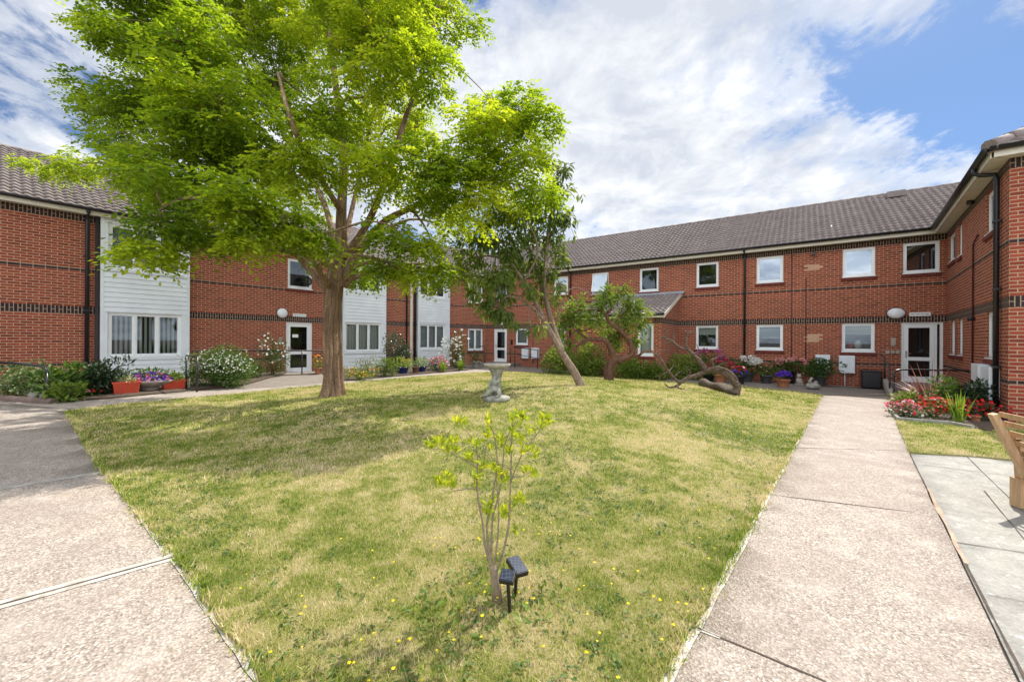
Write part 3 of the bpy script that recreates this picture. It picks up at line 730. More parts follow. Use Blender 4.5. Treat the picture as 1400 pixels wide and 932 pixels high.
def fn_agg(c0, c1, c2, stain=(.25, .20, .17)):
    def fn(t, b):
        p = t.pos()
        v = t.node('ShaderNodeTexVoronoi'); v.inputs['Scale'].default_value = 108; t.link(p, v.inputs[0])
        s2 = t.node('ShaderNodeSeparateColor'); t.link(v.outputs['Color'], s2.inputs[0])
        peb = t.ramp(s2.outputs[0], [(0, c0), (.3, c1), (.75, c2), (1, (.70, .62, .54))])
        v2 = t.node('ShaderNodeTexVoronoi'); v2.inputs['Scale'].default_value = 60; t.link(p, v2.inputs[0]); s3 = t.node('ShaderNodeSeparateColor'); t.link(v2.outputs['Color'], s3.inputs[0])
        peb = t.mix(.35, peb, t.ramp(s3.outputs[1], [(0, c0), (1, c2)]))
        gap = t.ramp(v.outputs['Distance'], [(.0, 1), (.5, 1), (.9, .45)])
        col = t.mix(1.0, peb, gap, 'MULTIPLY')
        big = t.noise(p, 1.1, 8, .7, .6)
        col = t.mix(t.ramp(big, [(.42, 0), (.66, .6)]), col, stain)
        col = t.mix(t.ramp(t.noise(p, 4, 6, .7), [(.5, 0), (.8, .35)]), col, (.66, .60, .52))
        t.link(col, b.inputs['Base Color']); t.link(t.bump(t.math('ADD', v.outputs['Distance'], t.math('MULTIPLY', t.noise(p, 30, 4), .6)), .55, .006), b.inputs['Normal'])
        b.inputs['Roughness'].default_value = .85; b.inputs['Specular IOR Level'].default_value = .3
    return fn
M['agg'] = material('pebble_concrete', fn_agg((.18, .145, .118), (.315, .26, .215), (.425, .362, .305)))
M['aggd'] = material('pebble_concrete_worn', fn_agg((.15, .11, .09), (.30, .24, .20), (.44, .37, .32), (.18, .14, .12)))
def fn_mortar(t, b):
    p = t.pos(); n = t.noise(p, 14, 6, .7)
    t.link(t.ramp(n, [(.3, (.24, .205, .165)), (.6, (.52, .48, .42))]), b.inputs['Base Color']); t.link(t.bump(n, .6, .01), b.inputs['Normal']); b.inputs['Roughness'].default_value = .9
M['mortar'] = material('pale_mortar', fn_mortar)
def fn_slab(t, b):
    p = t.pos(); n = t.noise(p, 5, 6, .7); f = t.noise(p, 45, 4, .7)
    c = t.ramp(n, [(.3, (.17, .155, .13)), (.6, (.31, .29, .25)), (.8, (.42, .39, .34))])
    c = t.mix(t.ramp(t.noise(p, 16, 5, .7), [(.60, 0), (.68, .8)]), c, (.62, .61, .58))
    c = t.mix(.3, c, t.ramp(f, [(.3, (.12, .12, .11)), (.7, (.5, .49, .46))]))
    t.link(c, b.inputs['Base Color']); t.link(t.bump(f, .4, .005), b.inputs['Normal']); b.inputs['Roughness'].default_value = .9
M['slab'] = material('worn_paving_slab', fn_slab)
def fn_pav(t, b):
    p = t.pos(); n = t.noise(p, 3, 6, .7); f = t.noise(p, 60, 4, .7)
    c = t.ramp(n, [(.3, (.13, .105, .085)), (.7, (.24, .20, .165))]); c = t.mix(.3, c, t.ramp(f, [(.3, (.08, .07, .06)), (.7, (.36, .31, .26))]))
    t.link(c, b.inputs['Base Color']); t.link(t.bump(f, .4, .005), b.inputs['Normal']); b.inputs['Roughness'].default_value = .9
M['pav'] = material('brown_grey_paving', fn_pav)
def fn_soil(t, b):
    p = t.pos(); n = t.noise(p, 25, 6, .75)
    t.link(t.ramp(n, [(.3, (.035, .024, .017)), (.7, (.13, .09, .06))]), b.inputs['Base Color']); t.link(t.bump(n, .9, .03), b.inputs['Normal']); b.inputs['Roughness'].default_value = .95
M['soil'] = material('soil', fn_soil)
# base ground sheet out to the horizon
g = MB(); xs = [-600, -15, -5, 5, 15, 600]; ys = [-600, -6, 12, 30, 800]
for i in range(5):
    for j in range(4):
        q = [(xs[i], ys[j]), (xs[i+1], ys[j]), (xs[i+1], ys[j+1]), (xs[i], ys[j+1])]
        g.quad(*[(x, y, float(gz(x, y))-.03) for x, y in q])
tag(g.build('ground', M['pav']), kind='structure')
# paths
dirP = Vector((.643, .766)); perp = Vector((.766, -.643))
pl0 = pts([(905, 932), (1122, 541)]); pr0 = pts([(1390, 932), (1243, 620), (1226, 560), (1222, 541)])
ext = (pl0[0]-pl0[1]).normalized()
rp = [pl0[0]+ext*4, pl0[1], pr0[3], pr0[2], pr0[1], pr0[0], pr0[0]+ext*4]
fill_poly(rp[::-1], 'path', M['agg'], 0.0, noiseedge=.006, step=.4)
lawnL = pts([(93, 563), (141, 641), (240, 760), (362, 932)]); eL = (lawnL[3]-lawnL[0]).normalized()
lp = [lawnL[0]+Vector((-.3, .35)), lawnL[3]+eL*5, lawnL[3]+eL*5+Vector((-9, -6)), Vector((-22, -2)), Vector((-22, 8)), gp(-200, 552).to_2d(), gp(0, 551).to_2d(), gp(78, 557).to_2d()]
fill_poly(lp[::-1], 'path', M['agg'], 0.0, noiseedge=.003, step=.6)
lawn_uv = [(93, 563), (150, 555), (300, 541), (400, 531), (476.5, 524.5), (560, 516.5), (640, 510), (690, 508.5), (720, 509.5), (783, 513), (850, 517), (905, 521.5), (1018.6, 529), (1081.5, 535.5), (1121, 541)]
lawnF = pts(lawn_uv)
# far path along the left wing and the paving before the centre wing
sa = lambda s, o: (A.P+A.t*s+A.n*o).to_2d()
fp = pts([(-60, 560), (75, 557), (93, 566)])+lawnF[1:8]+pts([(700, 499), (655, 503), (640, 506), (500, 518), (420, 525), (335, 531), (254, 535), (120, 547), (75, 549), (0, 541), (-60, 538)])
fill_poly(fp, 'path', M['aggp'] if 'aggp' in M else M['agg'], -.005, step=.5)
bp = lawnF[7:]+[pr0[3]+Vector((0, .0)), (B.P+B.t*(LB-.02)+B.n*.02).to_2d(), (B.P+B.t*.1+B.n*.02).to_2d(), (PAC[0]+.4, PAC[1]+.1)]
fill_poly(bp, 'paving', M['pav'], -.010, step=.8)
# patio of worn slabs at the right
pat = pts([(1246, 620), (1330, 624), (1372, 629)])
q = pat[2]+(pat[2]-pat[0]).normalized()*6
pp = [pr0[1]+Vector((.02, 0)), pat[0], pat[1], pat[2], q, q+ext*7, pr0[0]+ext*4+Vector((.02, 0)), pr0[0]+Vector((.02, 0))]
fill_poly(pp, 'patio', M['slab'], -.004, step=.5)
def strip(p, q, w, mat, name, dz, jit=.0, kind='structure'):
    p = Vector(p); q = Vector(q); n = max(2, int((q-p).length/.12)); ja = [0, 0]; d = (q-p).normalized(); s = Vector((-d.y, d.x)); mb = MB(); vs = []
    for i in range(n+1):
        c = p.lerp(q, i/n)
        for sg in (-1, 1):
            ji = 0 if sg < 0 else 1; ja[ji] = ja[ji]*.6+random.uniform(-jit, jit)*.8
            r = c+s*sg*(w/2+ja[ji]); vs.append((r.x, r.y, float(gz(r.x, r.y))+dz))
    mb.add(vs, [(2*i, 2*i+1, 2*i+3, 2*i+2)[::-1] for i in range(n)]); o = mb.build(name, mat, None, (p.x, p.y, 0)); return tag(o, kind=kind)
M['jointd'] = material('dark_joint', col=(.07, .05, .035), rough=.95, var=.4, vscale=20)
# white mortar strips across the left path, and along its lawn edge
def line(a, b): return gp(*a).to_2d(), gp(*b).to_2d()
for a, b, w in (((-160, 872), (240, 761), .10), ((-120, 688), (143, 645), .085), ((-150, 592), (88, 560), .09)):
    p, q = line(a, b); strip(p, q, w, M['mortar'], 'paving_joint', .004, .008); strip(p, q, .008, M['jointd'], 'paving_joint', .008, .003)
strip(lawnL[0]+Vector((-.02, 0)), lawnL[3]+eL*3, .055, M['mortar'], 'paving_edge', .0035, .007)
strip(rp[0]+Vector((.02,0)), rp[1]+Vector((.02,0)), .05, M['mortar'], 'paving_edge', .0035, .007)
for (a, b) in (((945, 855), (1130, 932)), ((1052, 676), (1250, 700)), ((1085, 612), (1238, 616))):
    p, q = line(a, b); strip(p, q, .009, M['jointd'], 'paving_joint', .0035, .004)
p, q = line((942, 854), (985, 870)); strip(p, q, .03, M['mortar'], 'paving_joint', .0035, .015)
strip(pr0[1], pr0[0]+ext*3, .009, M['jointd'], 'paving_joint', .003, .003)
M['sand'] = material('orange_sand', col=(.36, .26, .185), rough=.95, var=.3, vscale=12)
p, q = line((1268, 668), (1318, 770)); strip(p+Vector((.01, 0)), q+Vector((.01, 0)), .022, M['sand'], 'paving_joint', .0035, .008)
for a, b in (((1262, 635), (1420, 655)), ((1302, 740), (1500, 770)), ((1350, 812), (1600, 860)), ((1320, 622), (1400, 700)), ((1345, 670), (1480, 830))):
    p, q = line(a, b); strip(p, q, .007, M['jointd'], 'paving_joint', .001, .003)
# lawn
def mound(x, y):
    d = np.hypot((x-.6)/6.3, (y-10.2)/6.0); return .44*np.exp(-(d**2)*2.2)*ss(1.0, 3.5, y)
def lz(x, y): return gz(x, y)+mound(x, y)
lawnP = lawnF+[rp[1]]+[rp[0]]+[lawnL[3]+eL*5]+[lawnL[3], lawnL[2], lawnL[1]]
# pull the lawn's rim down to the paving: distance to border
LP = np.array([(p.x, p.y) for p in lawnP])
def bdist(x, y):
    x = np.atleast_1d(x).astype(float); y = np.atleast_1d(y).astype(float); d = np.full(x.shape, 1e9)
    for i in range(len(LP)):
        a = LP[i]; b = LP[(i+1) % len(LP)]; ab = b-a
        t = np.clip(((x-a[0])*ab[0]+(y-a[1])*ab[1])/(ab@ab), 0, 1)
        d = np.minimum(d, np.hypot(x-a[0]-t*ab[0], y-a[1]-t*ab[1]))
    return d
def inpoly(x, y, P=None):
    P = LP if P is None else P; c = np.zeros(x.shape, bool); j = len(P)-1
    for i in range(len(P)):
        cond = ((P[i, 1] > y) != (P[j, 1] > y)) & (x < (P[j, 0]-P[i, 0])*(y-P[i, 1])/(P[j, 1]-P[i, 1]+1e-12)+P[i, 0]); c ^= cond; j = i
    return c
def lawn_z(x, y):
    k = ss(0, 1.6, bdist(x, y)); r = gz(x, y)+mound(x, y)*k+.018
    return r if np.ndim(x) else float(np.ravel(r)[0])
def patch_color(t, p):
    a = t.noise(p, .6, 5, .65, .5); c = t.noise(p, 3.4, 7, .75, .3)
    return t.math('ADD', t.math('MULTIPLY', a, .42), t.math('MULTIPLY', c, .58))
def fn_lawn(t, b):
    p = t.pos(); k = t.math('ADD', t.math('MULTIPLY', t.math('SUBTRACT', patch_color(t, p), .5), 1.6), .52); f = t.noise(p, 45, 5, .75); f2 = t.noise(p, 160, 3, .7)
    g1 = t.ramp(k, [(.40, (.13, .18, .025)), (.50, (.30, .29, .075)), (.58, (.56, .47, .25))])
    c = t.mix(.55, g1, t.ramp(f, [(.3, (.09, .09, .03)), (.5, (.25, .25, .06)), (.72, (.55, .47, .23))]))
    c = t.mix(.25, c, t.ramp(f2, [(.3, (.05, .05, .02)), (.7, (.5, .45, .2))]))
    t.link(c, b.inputs['Base Color']); t.link(t.bump(t.math('ADD', f, f2), .8, .03), b.inputs['Normal']); b.inputs['Roughness'].default_value = .95; b.inputs['Specular IOR Level'].default_value = .1
M['lawn'] = material('lawn_turf', fn_lawn)
lo = fill_poly([p for p in lawnP], 'lawn', M['lawn'], 0, zf=lawn_z, step=.3, noiseedge=.03, thick=.2)
sl = pts([(1223, 573), (1243, 619), (1300, 622), (1372, 628)]); sl += [sl[-1]+(sl[3]-sl[1]).normalized()*1.5, (D.P+D.t*(LD-.1)).to_2d()+Vector((.3, 0)), gp(1352, 590).to_2d(), gp(1300, 578).to_2d()]
fill_poly(sl, 'lawn', M['lawn'], .012, step=.4, noiseedge=.02)
SLP = np.array([(p.x, p.y) for p in sl])
# soil beds
bedR = pts([(1222, 547), (1218, 560), (1228, 573), (1300, 579), (1354, 591)])+[(D.P+D.t*(LD-.05)+D.n*.02).to_2d(), (D.P+D.t*2.4+D.n*.02).to_2d()]
fill_poly(bedR, 'flower_bed', M['soil'], .03, step=.4)
bA = [sa(W_s(A, 0)-4, .02), sa(W_s(A, 0)-4, 1.5)]+pts([(0, 546), (75, 550), (120, 546), (180, 541), (254, 534.5)])+[sa(W_s(A, 258), .02)]
fill_poly(bA, 'flower_bed', M['soil'], .012, step=.5)
bA2 = [sa(W_s(A, 262), .02)]+pts([(262, 533), (333, 526)])+[sa(W_s(A, 384), .5), sa(W_s(A, 384), .02)]
fill_poly(bA2, 'flower_bed', M['soil'], .02, step=.5)
bA3 = [sa(W_s(A, 438), .02)]+pts([(452, 522.5), (500, 517.5), (580, 510), (640, 505)])+[(C.P+C.t*.8+C.n*.02).to_2d(), sa(LA, .02)]
fill_poly(bA3, 'flower_bed', M['soil'], .012, step=.5)
# ================================================================ plants
def leafmat(name, stops, trans=.45, rough=.5, tcol=None, spec=.3):
    m = bpy.data.materials.new(name); m.use_nodes = True; t = NT(m); b = t.n['Principled BSDF']; out = t.n['Material Output']
    a = t.node('ShaderNodeAttribute', attribute_name='rnd')
    c = t.ramp(a.outputs['Fac'], stops); t.link(c, b.inputs['Base Color']); b.inputs['Roughness'].default_value = rough; b.inputs['Specular IOR Level'].default_value = spec
    tr = t.node('ShaderNodeBsdfTranslucent'); t.link(t.mix(1.0, c, tcol or (1.5, 1.35, .6), 'MULTIPLY'), tr.inputs[0])
    mx = t.node('ShaderNodeMixShader'); mx.inputs[0].default_value = trans
    t.link(b.outputs[0], mx.inputs[1]); t.link(tr.outputs[0], mx.inputs[2]); t.link(mx.outputs[0], out.inputs[0]); return m
L = {}
L['robinia'] = leafmat('bright_green_leaf', [(0, (.075, .15, .014)), (.4, (.19, .30, .02)), (.72, (.34, .45, .026)), (1, (.46, .54, .045))], .58)
L['cherry'] = leafmat('mid_green_leaf', [(0, (.06, .10, .022)), (.5, (.15, .22, .05)), (.85, (.27, .35, .09)), (1, (.42, .45, .14))], .45)
L['pale'] = leafmat('pale_green_leaf', [(0, (.07, .12, .02)), (.5, (.14, .22, .035)), (1, (.28, .36, .09))], .4)
L['darkg'] = leafmat('dark_glossy_leaf', [(0, (.008, .022, .010)), (.6, (.022, .05, .018)), (1, (.07, .11, .05))], .12, .3, spec=.6)
L['green'] = leafmat('garden_green_leaf', [(0, (.03, .07, .014)), (.6, (.065, .13, .022)), (1, (.15, .23, .05))], .3)
L['varie'] = leafmat('variegated_leaf', [(0, (.05, .10, .025)), (.5, (.14, .22, .07)), (.7, (.35, .40, .22)), (1, (.6, .62, .42))], .25)
L['grey'] = leafmat('grey_green_leaf', [(0, (.10, .14, .09)), (.6, (.24, .30, .20)), (1, (.42, .47, .36))], .25)
L['yell'] = leafmat('yellow_green_leaf', [(0, (.18, .27, .02)), (.5, (.34, .42, .03)), (1, (.56, .57, .06))], .45)
L['purple'] = leafmat('purple_strap_leaf', [(0, (.12, .03, .04)), (.5, (.34, .15, .16)), (1, (.68, .48, .46))], .3)
L['strap'] = leafmat('strap_green_leaf', [(0, (.10, .18, .02)), (.6, (.22, .34, .04)), (1, (.35, .48, .08))], .4)
def flo(name, a, b): L[name] = leafmat(name, [(0, a), (1, b)], .3, .6, (1.1, 1.1, 1.1), .2)
flo('white_petal', (.62, .62, .55), (.85, .85, .80)); flo('pink_petal', (.55, .10, .22), (.80, .32, .42)); flo('mauve_petal', (.42, .06, .28), (.65, .16, .42))
flo('red_petal', (.42, .008, .010), (.70, .03, .025)); flo('rosepink_petal', (.62, .18, .18), (.85, .55, .52)); flo('purple_petal', (.07, .02, .32), (.20, .08, .60))
flo('orange_petal', (.6, .16, .02), (.8, .40, .04)); flo('yellow_petal', (.65, .50, .01), (.85, .72, .03)); flo('crimson_petal', (.30, .01, .04), (.5, .04, .09))
def barkfn(c0, c1, sc=(9, 9, 1.6), bs=.9):
    def fn(t, b):
        o = t.pos(); q = t.scale(o, sc); n = t.noise(q, 1.6, 7, .72, .6); f = t.noise(o, 40, 4, .7)
        c = t.ramp(n, [(.32, tuple(x*.35 for x in c0)), (.5, c0), (.68, c1)]); c = t.mix(.3, c, t.ramp(f, [(.3, tuple(x*.5 for x in c0)), (.7, tuple(min(1, x*1.4) for x in c1))]))
        t.link(c, b.inputs['Base Color']); t.link(t.bump(t.math('ADD', n, t.math('MULTIPLY', f, .25)), bs, .05), b.inputs['Normal']); b.inputs['Roughness'].default_value = .9; b.inputs['Specular IOR Level'].default_value = .2
    return fn
M['bark'] = material('furrowed_bark', barkfn((.17, .095, .055), (.50, .36, .235), (8, 8, .8), 1))
M['bark2'] = material('smooth_grey_bark', barkfn((.20, .14, .10), (.36, .28, .21), (12, 12, 5), .5))
M['bark3'] = material('reddish_bark', barkfn((.11, .055, .035), (.24, .13, .085), (12, 12, 5), .6))
M['dead'] = material('weathered_dead_wood', barkfn((.09, .06, .045), (.30, .23, .175), (14, 14, 14), .9))
M['log'] = material('old_log_bark', barkfn((.09, .065, .05), (.26, .21, .16), (10, 10, 10), 1))
M['stem'] = material('green_brown_stem', col=(.10, .08, .035), rough=.8, var=.3, vscale=20)
M['twig'] = material('grey_tan_twig', col=(.22, .165, .11), rough=.8, var=.35, vscale=30)
def unit(v): return v/np.maximum(np.linalg.norm(v, axis=-1, keepdims=True), 1e-9)
def leaves(P, Dv, L_, W_, fold=.25, up=None, rg=rng, curl=0.0):
    """rhombic leaves folded on the midrib -> verts, faces"""
    N = len(P); Dv = unit(Dv); up = np.tile([0, 0, 1.], (N, 1)) if up is None else up
    up = up+rg.normal(0, .35, (N, 3)); S = unit(np.cross(Dv, up)); U = np.cross(S, Dv)
    L_ = np.broadcast_to(np.asarray(L_, float), (N,))[:, None]; W_ = np.broadcast_to(np.asarray(W_, float), (N,))[:, None]
    mid = P+Dv*L_*.5
    v = np.stack([P, mid+S*W_*.5+U*W_*fold, P+Dv*L_-U*L_*curl, mid-S*W_*.5+U*W_*fold], 1).reshape(-1, 3)
    i = np.arange(N)[:, None]*4
    f = np.concatenate([i+[0, 1, 2], i+[0, 2, 3]], 0)
    return v, f
def join(parts):
    vs = []; fs = []; rs = []; o = 0
    for v, f, r in parts: vs.append(v); fs.append(f+o); rs.append(r); o += len(v)
    return np.concatenate(vs), np.concatenate(fs), np.concatenate(rs)
def fronds(base, dirs, L_, rg, pairs=5, ll=.062, lw=.03, tone=None):
    """pinnate leaves: leaflets in pairs along a drooping midrib"""
    N = len(base); dirs = unit(dirs); Ls = L_*(.75+.5*rg.random(N)); side = unit(np.cross(dirs, np.tile([0, 0, 1.], (N, 1))+rg.normal(0, .25, (N, 3))))
    tone = rg.random(N) if tone is None else tone
    out = []
    for k in range(pairs+1):
        f = (k+.6)/(pairs+.6); droop = np.array([0, 0, -1.])*(Ls[:, None]*f*f*.42)
        p = base+dirs*Ls[:, None]*f+droop
        for sg in ((-1, 1) if k < pairs else (0,)):
            d = (side*sg*.9+dirs*(.45 if sg else 1)+np.array([0, 0, -.28])) + rg.normal(0, .12, (N, 3))
            sc = (.8+.4*rg.random(N))*(1-.25*abs(f-.5))
            v, fa = leaves(p, d, ll*sc, lw*sc, .15, rg=rg); out.append((v, fa, np.repeat(np.clip(tone+rg.normal(0, .08, N), 0, 1), 4)))
    return join(out)
def curve_pts(p, q, bend, n=6, rg=rng):
    p = np.array(p, float); q = np.array(q, float); L_ = np.linalg.norm(q-p); off = rg.normal(0, 1, 3)*bend*L_; t = np.linspace(0, 1, n)[:, None]
    wob = rg.normal(0, .02*L_, (n, 3)); wob[0] = 0; wob[-1] = 0
    return p*(1-t)+q*t+off*(4*t*(1-t))*.5+np.array([0, 0, .10*L_])*(4*t*(1-t))+wob
# ---------------- the large tree
rgt = np.random.default_rng(11)
tb = gp(455, 541, lawn_z); TY = tb.y
def tp(u, v, dy=0.0): return atY(u, v, TY+(dy*1.7 if dy < 0 else dy*1.5))
tree = thing('green_tree', 'large spreading tree with feathery bright green leaves and a thick furrowed trunk', 'tree', tb)
def ridged(f, t, p):
    z = p.z; k = 1+.09*math.sin(5*t+1.2*math.sin(z*1.3))+.05*math.sin(9*t+1.3*z+math.sin(z*3))-.11*max(0, math.cos(8*t+1.5*math.sin(z*2.1)+z*.6))**6-.06*max(0, math.cos(13*t+2*math.sin(z*1.7)))**4
    fl = max(0, 1-f*5.5); return k+fl*fl*(.55+.32*math.sin(5*t+.5))
mb = MB()
def smooth_path(ps, n=4):
    ps = [Vector(p) for p in ps]; out = []
    for i in range(len(ps)-1):
        p0 = ps[max(i-1, 0)]; p1 = ps[i]; p2 = ps[i+1]; p3 = ps[min(i+2, len(ps)-1)]
        for k in range(n):
            t = k/n; out.append(.5*((2*p1)+(-p0+p2)*t+(2*p0-5*p1+4*p2-p3)*t*t+(-p0+3*p1-3*p2+p3)*t*t*t))
    return out+[ps[-1]]
def limb(mb, pts, r0, r1, n=10, fn=None, k=4):
    P = smooth_path(pts, k); R_ = [r0+(r1-r0)*(i/(len(P)-1))**.8 for i in range(len(P))]; mb.tube(P, R_, n, fn=fn); return [(p, r) for p, r in zip(P, R_)]
skel = []
trunk_pts = [tb-Vector((0, 0, .12)), tp(455, 500), tp(453, 450), tp(455, 410), tp(459, 378), tp(463, 352)]
P = smooth_path(trunk_pts, 10); R_ = [.195-.04*(i/(len(P)-1)) for i in range(len(P))]; mb.tube(P, R_, 96, fn=ridged)
rib = lambda f, t, p: 1+.10*math.sin(4*t+p.z*2)+.05*math.sin(9*t)
limbs = [([(450, 400), (436, 382), (418, 362), (395, 335, -.3), (355, 300, -.6), (310, 240, -1), (270, 160, -1), (235, 70, -.8)], .095, .03),
         ([(461, 385), (466, 340), (467, 290), (470, 220), (462, 140, .2), (450, 40, .3), (440, -80, .2)], .15, .04),
         ([(468, 392), (486, 352), (505, 325), (530, 300, -.2), (575, 278, -.4), (630, 240, -.4), (690, 195, -.3)], .11, .025),
         ([(466, 372), (490, 335, .3), (520, 318, .8), (560, 300, 1.2), (600, 305, 1)], .06, .02),
         ([(470, 350), (500, 310, -.4), (530, 240, -.6), (555, 160, -.5), (580, 90, -.4), (595, 20, -.2)], .085, .025),
         ([(465, 370), (455, 320, .5), (435, 260, 1), (385, 180, 1.4), (330, 80, 1.4), (300, -30, 1.2)], .085, .025),
         ([(462, 360), (478, 300, .8), (500, 200, 1.2), (520, 90, 1.2), (530, -30, 1)], .075, .025),
         ([(452, 396), (425, 350, -.8), (395, 310, -1.6), (330, 290, -1.9), (260, 270, -2.0), (215, 290, -2.0)], .065, .015),
         ([(400, 330, -.2), (340, 290, .4), (260, 240, .8), (170, 225, 1.1), (95, 222, 1.2)], .06, .018),
         ([(467, 290), (430, 230, -1), (400, 170, -1.6), (380, 100, -1.5)], .07, .02)]
for pl, r0, r1 in limbs: skel += limb(mb, [tp(*q) for q in pl], r0, r1, 12, rib)
mb.build('trunk', M['bark'], tree)
lobes = [(300, -60, 0, 110), (400, -80, 1, 120), (500, -60, -1, 105), (565, -20, .5, 75), (612, 25, 0, 45), (200, -10, 0, 75), (160, 40, .5, 50), (250, 60, -1, 80), (340, 40, 1, 90), (430, 30, 0, 75), (515, 50, -1, 75), (585, 90, 0, 45),
         (135, 120, .5, 30), (200, 135, 0, 70), (290, 140, -1.4, 75), (375, 130, 1, 70), (440, 150, -.8, 50), (525, 140, .6, 55), (570, 175, 0, 38), (655, 165, 0, 42), (705, 165, -.5, 40), (738, 165, 0, 22), (668, 135, 0, 22),
         (160, 180, 0, 50), (105, 218, 1, 32), (66, 226, 1.2, 22), (235, 215, -1.2, 65), (320, 215, -1, 60), (410, 215, -1.3, 52), (520, 225, -1, 52), (590, 230, -1, 55), (655, 225, -.7, 52), (715, 225, 0, 38), (733, 275, 0, 22), (300, 180, 1.3, 60), (500, 180, 1.3, 50),
         (212, 262, -1.9, 30), (222, 315, -2, 19), (212, 352, -2, 12), (262, 285, -1.5, 36), (330, 285, -2, 42), (395, 305, -1.7, 36), (290, 335, -1.6, 18), (345, 330, -1.8, 22), (425, 340, -1.6, 18), (600, 285, -.5, 42), (655, 290, 0, 34), (700, 295, .2, 26), (545, 325, -1, 30), (590, 345, -.8, 26), (520, 372, -.4, 22), (560, 385, -.6, 24), (598, 385, -.4, 14), (490, 385, .3, 16), (380, 250, 1.5, 50), (440, 290, 1.6, 26), (620, 320, .6, 28)]
mb = MB(); SK = np.array([list(p) for p, r in skel]); SR_ = np.array([r for p, r in skel]); FB = []; FD = []; FT = []
for (u, v, dy, r) in lobes:
    v -= 12 if v > 260 else 0
    if dy == 0: dy = (-.9, .7)[int(rgt.random() < .5)]
    c = np.array(tp(u, v, dy)); rad = r*c[1]/F
    d = np.linalg.norm(SK-c, axis=1)+np.maximum(0, SK[:, 2]-c[2])*.8; j = int(np.argmin(d))
    pts_ = curve_pts(SK[j], c, .06, 7, rgt); r0 = min(SR_[j]*.7, .035+.01*np.linalg.norm(SK[j]-c)); mb.tube([Vector(p) for p in pts_], [r0*(1-.7*i/6) for i in range(7)], 6)
    ns = max(6, int(15*(r/50)**2*1.15)); tone0 = rgt.normal(.38+.22*ss(250, 560, u), .12)
    for k in range(ns):
        q = unit(rgt.normal(0, 1, 3))*rgt.random()**.45*np.array([1, 1.05, .86]); s = c+q*rad*.95
        tw = curve_pts(c+(s-c)*.1, s, .08, 4, rgt); mb.tube([Vector(p) for p in tw], [.012, .009, .006, .003], 4, cap=False)
        n = int(rgt.integers(22, 34)); sr = .20+.11*rgt.random()
        a = rgt.random(n)*2*math.pi; rr = sr*np.sqrt(rgt.random(n)); oz = rgt.normal(0, .08, n)-rr*rr*.8
        P_ = s+np.stack([rr*np.cos(a), rr*np.sin(a), oz], 1); out_ = np.stack([np.cos(a), np.sin(a), np.full(n, -.15)], 1)+q*.5+rgt.normal(0, .3, (n, 3))
        tn = np.clip(tone0+rgt.normal(0, .12)+rgt.normal(0, .10, n), 0, 1); FB.append(P_); FD.append(out_); FT.append(tn)
mb.build('twigs', M['bark'], tree)
FB = np.concatenate(FB); FD = np.concatenate(FD); FT = np.concatenate(FT)
v, f, r = fronds(FB, FD, .20, rgt, 3, .088, .050, FT); print('FRONDS', len(FB), 'tris', len(f))
npobj('crown', v, f, L['robinia'], tree, rnd=r)
# ---------------- generic foliage made of single leaves
def crown(lobes, c_of, scale, lsize, lw, nper, rg, droop=.4, mbt=None, skel=None, tone=(.5, .15), sprays=14, twr=.006):
    V = []
    for (u, v, dy, r) in lobes:
        c = np.array(c_of(u, v, dy)); rad = r*scale
        if skel is not None:
            SKp = np.array([list(p) for p, q in skel]); d = np.linalg.norm(SKp-c, axis=1); j = int(np.argmin(d)); r0 = min(skel[j][1]*.7, .02)
            mbt.tube([Vector(p) for p in curve_pts(SKp[j], c, .06, 5, rg)], [r0*(1-.15*i) for i in range(5)], 5, cap=False)
        t0 = rg.normal(*tone)
        for k in range(sprays):
            q = unit(rg.normal(0, 1, 3))*rg.random()**.45; s = c+q*rad
            if mbt is not None: mbt.tube([Vector(p) for p in curve_pts(c+(s-c)*.1, s, .08, 3, rg)], [twr, twr*.7, twr*.4], 4, cap=False)
            n = max(3, int(nper*(rad/.5)**2/sprays*(.6+.8*rg.random())))
            P_ = s+rg.normal(0, .16*max(rad, .25), (n, 3)); D_ = unit(P_-s)+q*.6+np.array([0, 0, -droop])+rg.normal(0, .35, (n, 3))
            sc = .7+.6*rg.random(n); vv, ff = leaves(P_, D_, lsize*sc, lw*sc, .2, rg=rg, curl=.1)
            V.append((vv, ff, np.repeat(np.clip(t0+rg.normal(0, .15, n), 0, 1), 4)))
    return join(V)
# ---------------- leaning cherry
rg2 = np.random.default_rng(5)
b2 = gp(797, 527, lawn_z); Y2 = b2.y
q2 = lambda u, v, dy=0.0: atY(u, v, Y2+dy)
t2 = thing('leaning_tree', 'slender leaning tree with a bare slanting trunk and drooping dark green leaves', 'tree', b2)
mb = MB(); sk = []
sk += limb(mb, [b2-Vector((0, 0, .1)), q2(785, 508), q2(768, 482), q2(757, 462), q2(745, 440), q2(733, 415), q2(716, 385, -.1), q2(695, 355, -.2), q2(672, 330, -.2)], .105, .02, 16, lambda f, t, p: 1+.04*math.sin(3*t+p.z*4))
sk += limb(mb, [q2(768, 482), q2(757, 450, .15), q2(750, 425, .2), q2(742, 400, .2), q2(735, 370, .3), q2(722, 335, .3), q2(715, 300, .3)], .085, .02, 10)
sk += limb(mb, [q2(757, 450, .15), q2(748, 415, .1), q2(745, 380, 0), q2(748, 340, 0), q2(752, 300, .1), q2(758, 255, .1), q2(765, 222, .1)], .06, .012, 8)
sk += limb(mb, [q2(745, 440), q2(725, 418, -.4), q2(700, 405, -.7), q2(680, 410, -.8)], .035, .012, 8)
sk += limb(mb, [q2(745, 380), q2(760, 350, .1), q2(770, 320, .1), q2(778, 285, 0)], .025, .008, 6)
sk += limb(mb, [q2(716, 385, -.1), q2(735, 345, -.3), q2(725, 310, -.3), q2(700, 270, -.3)], .035, .01, 6)
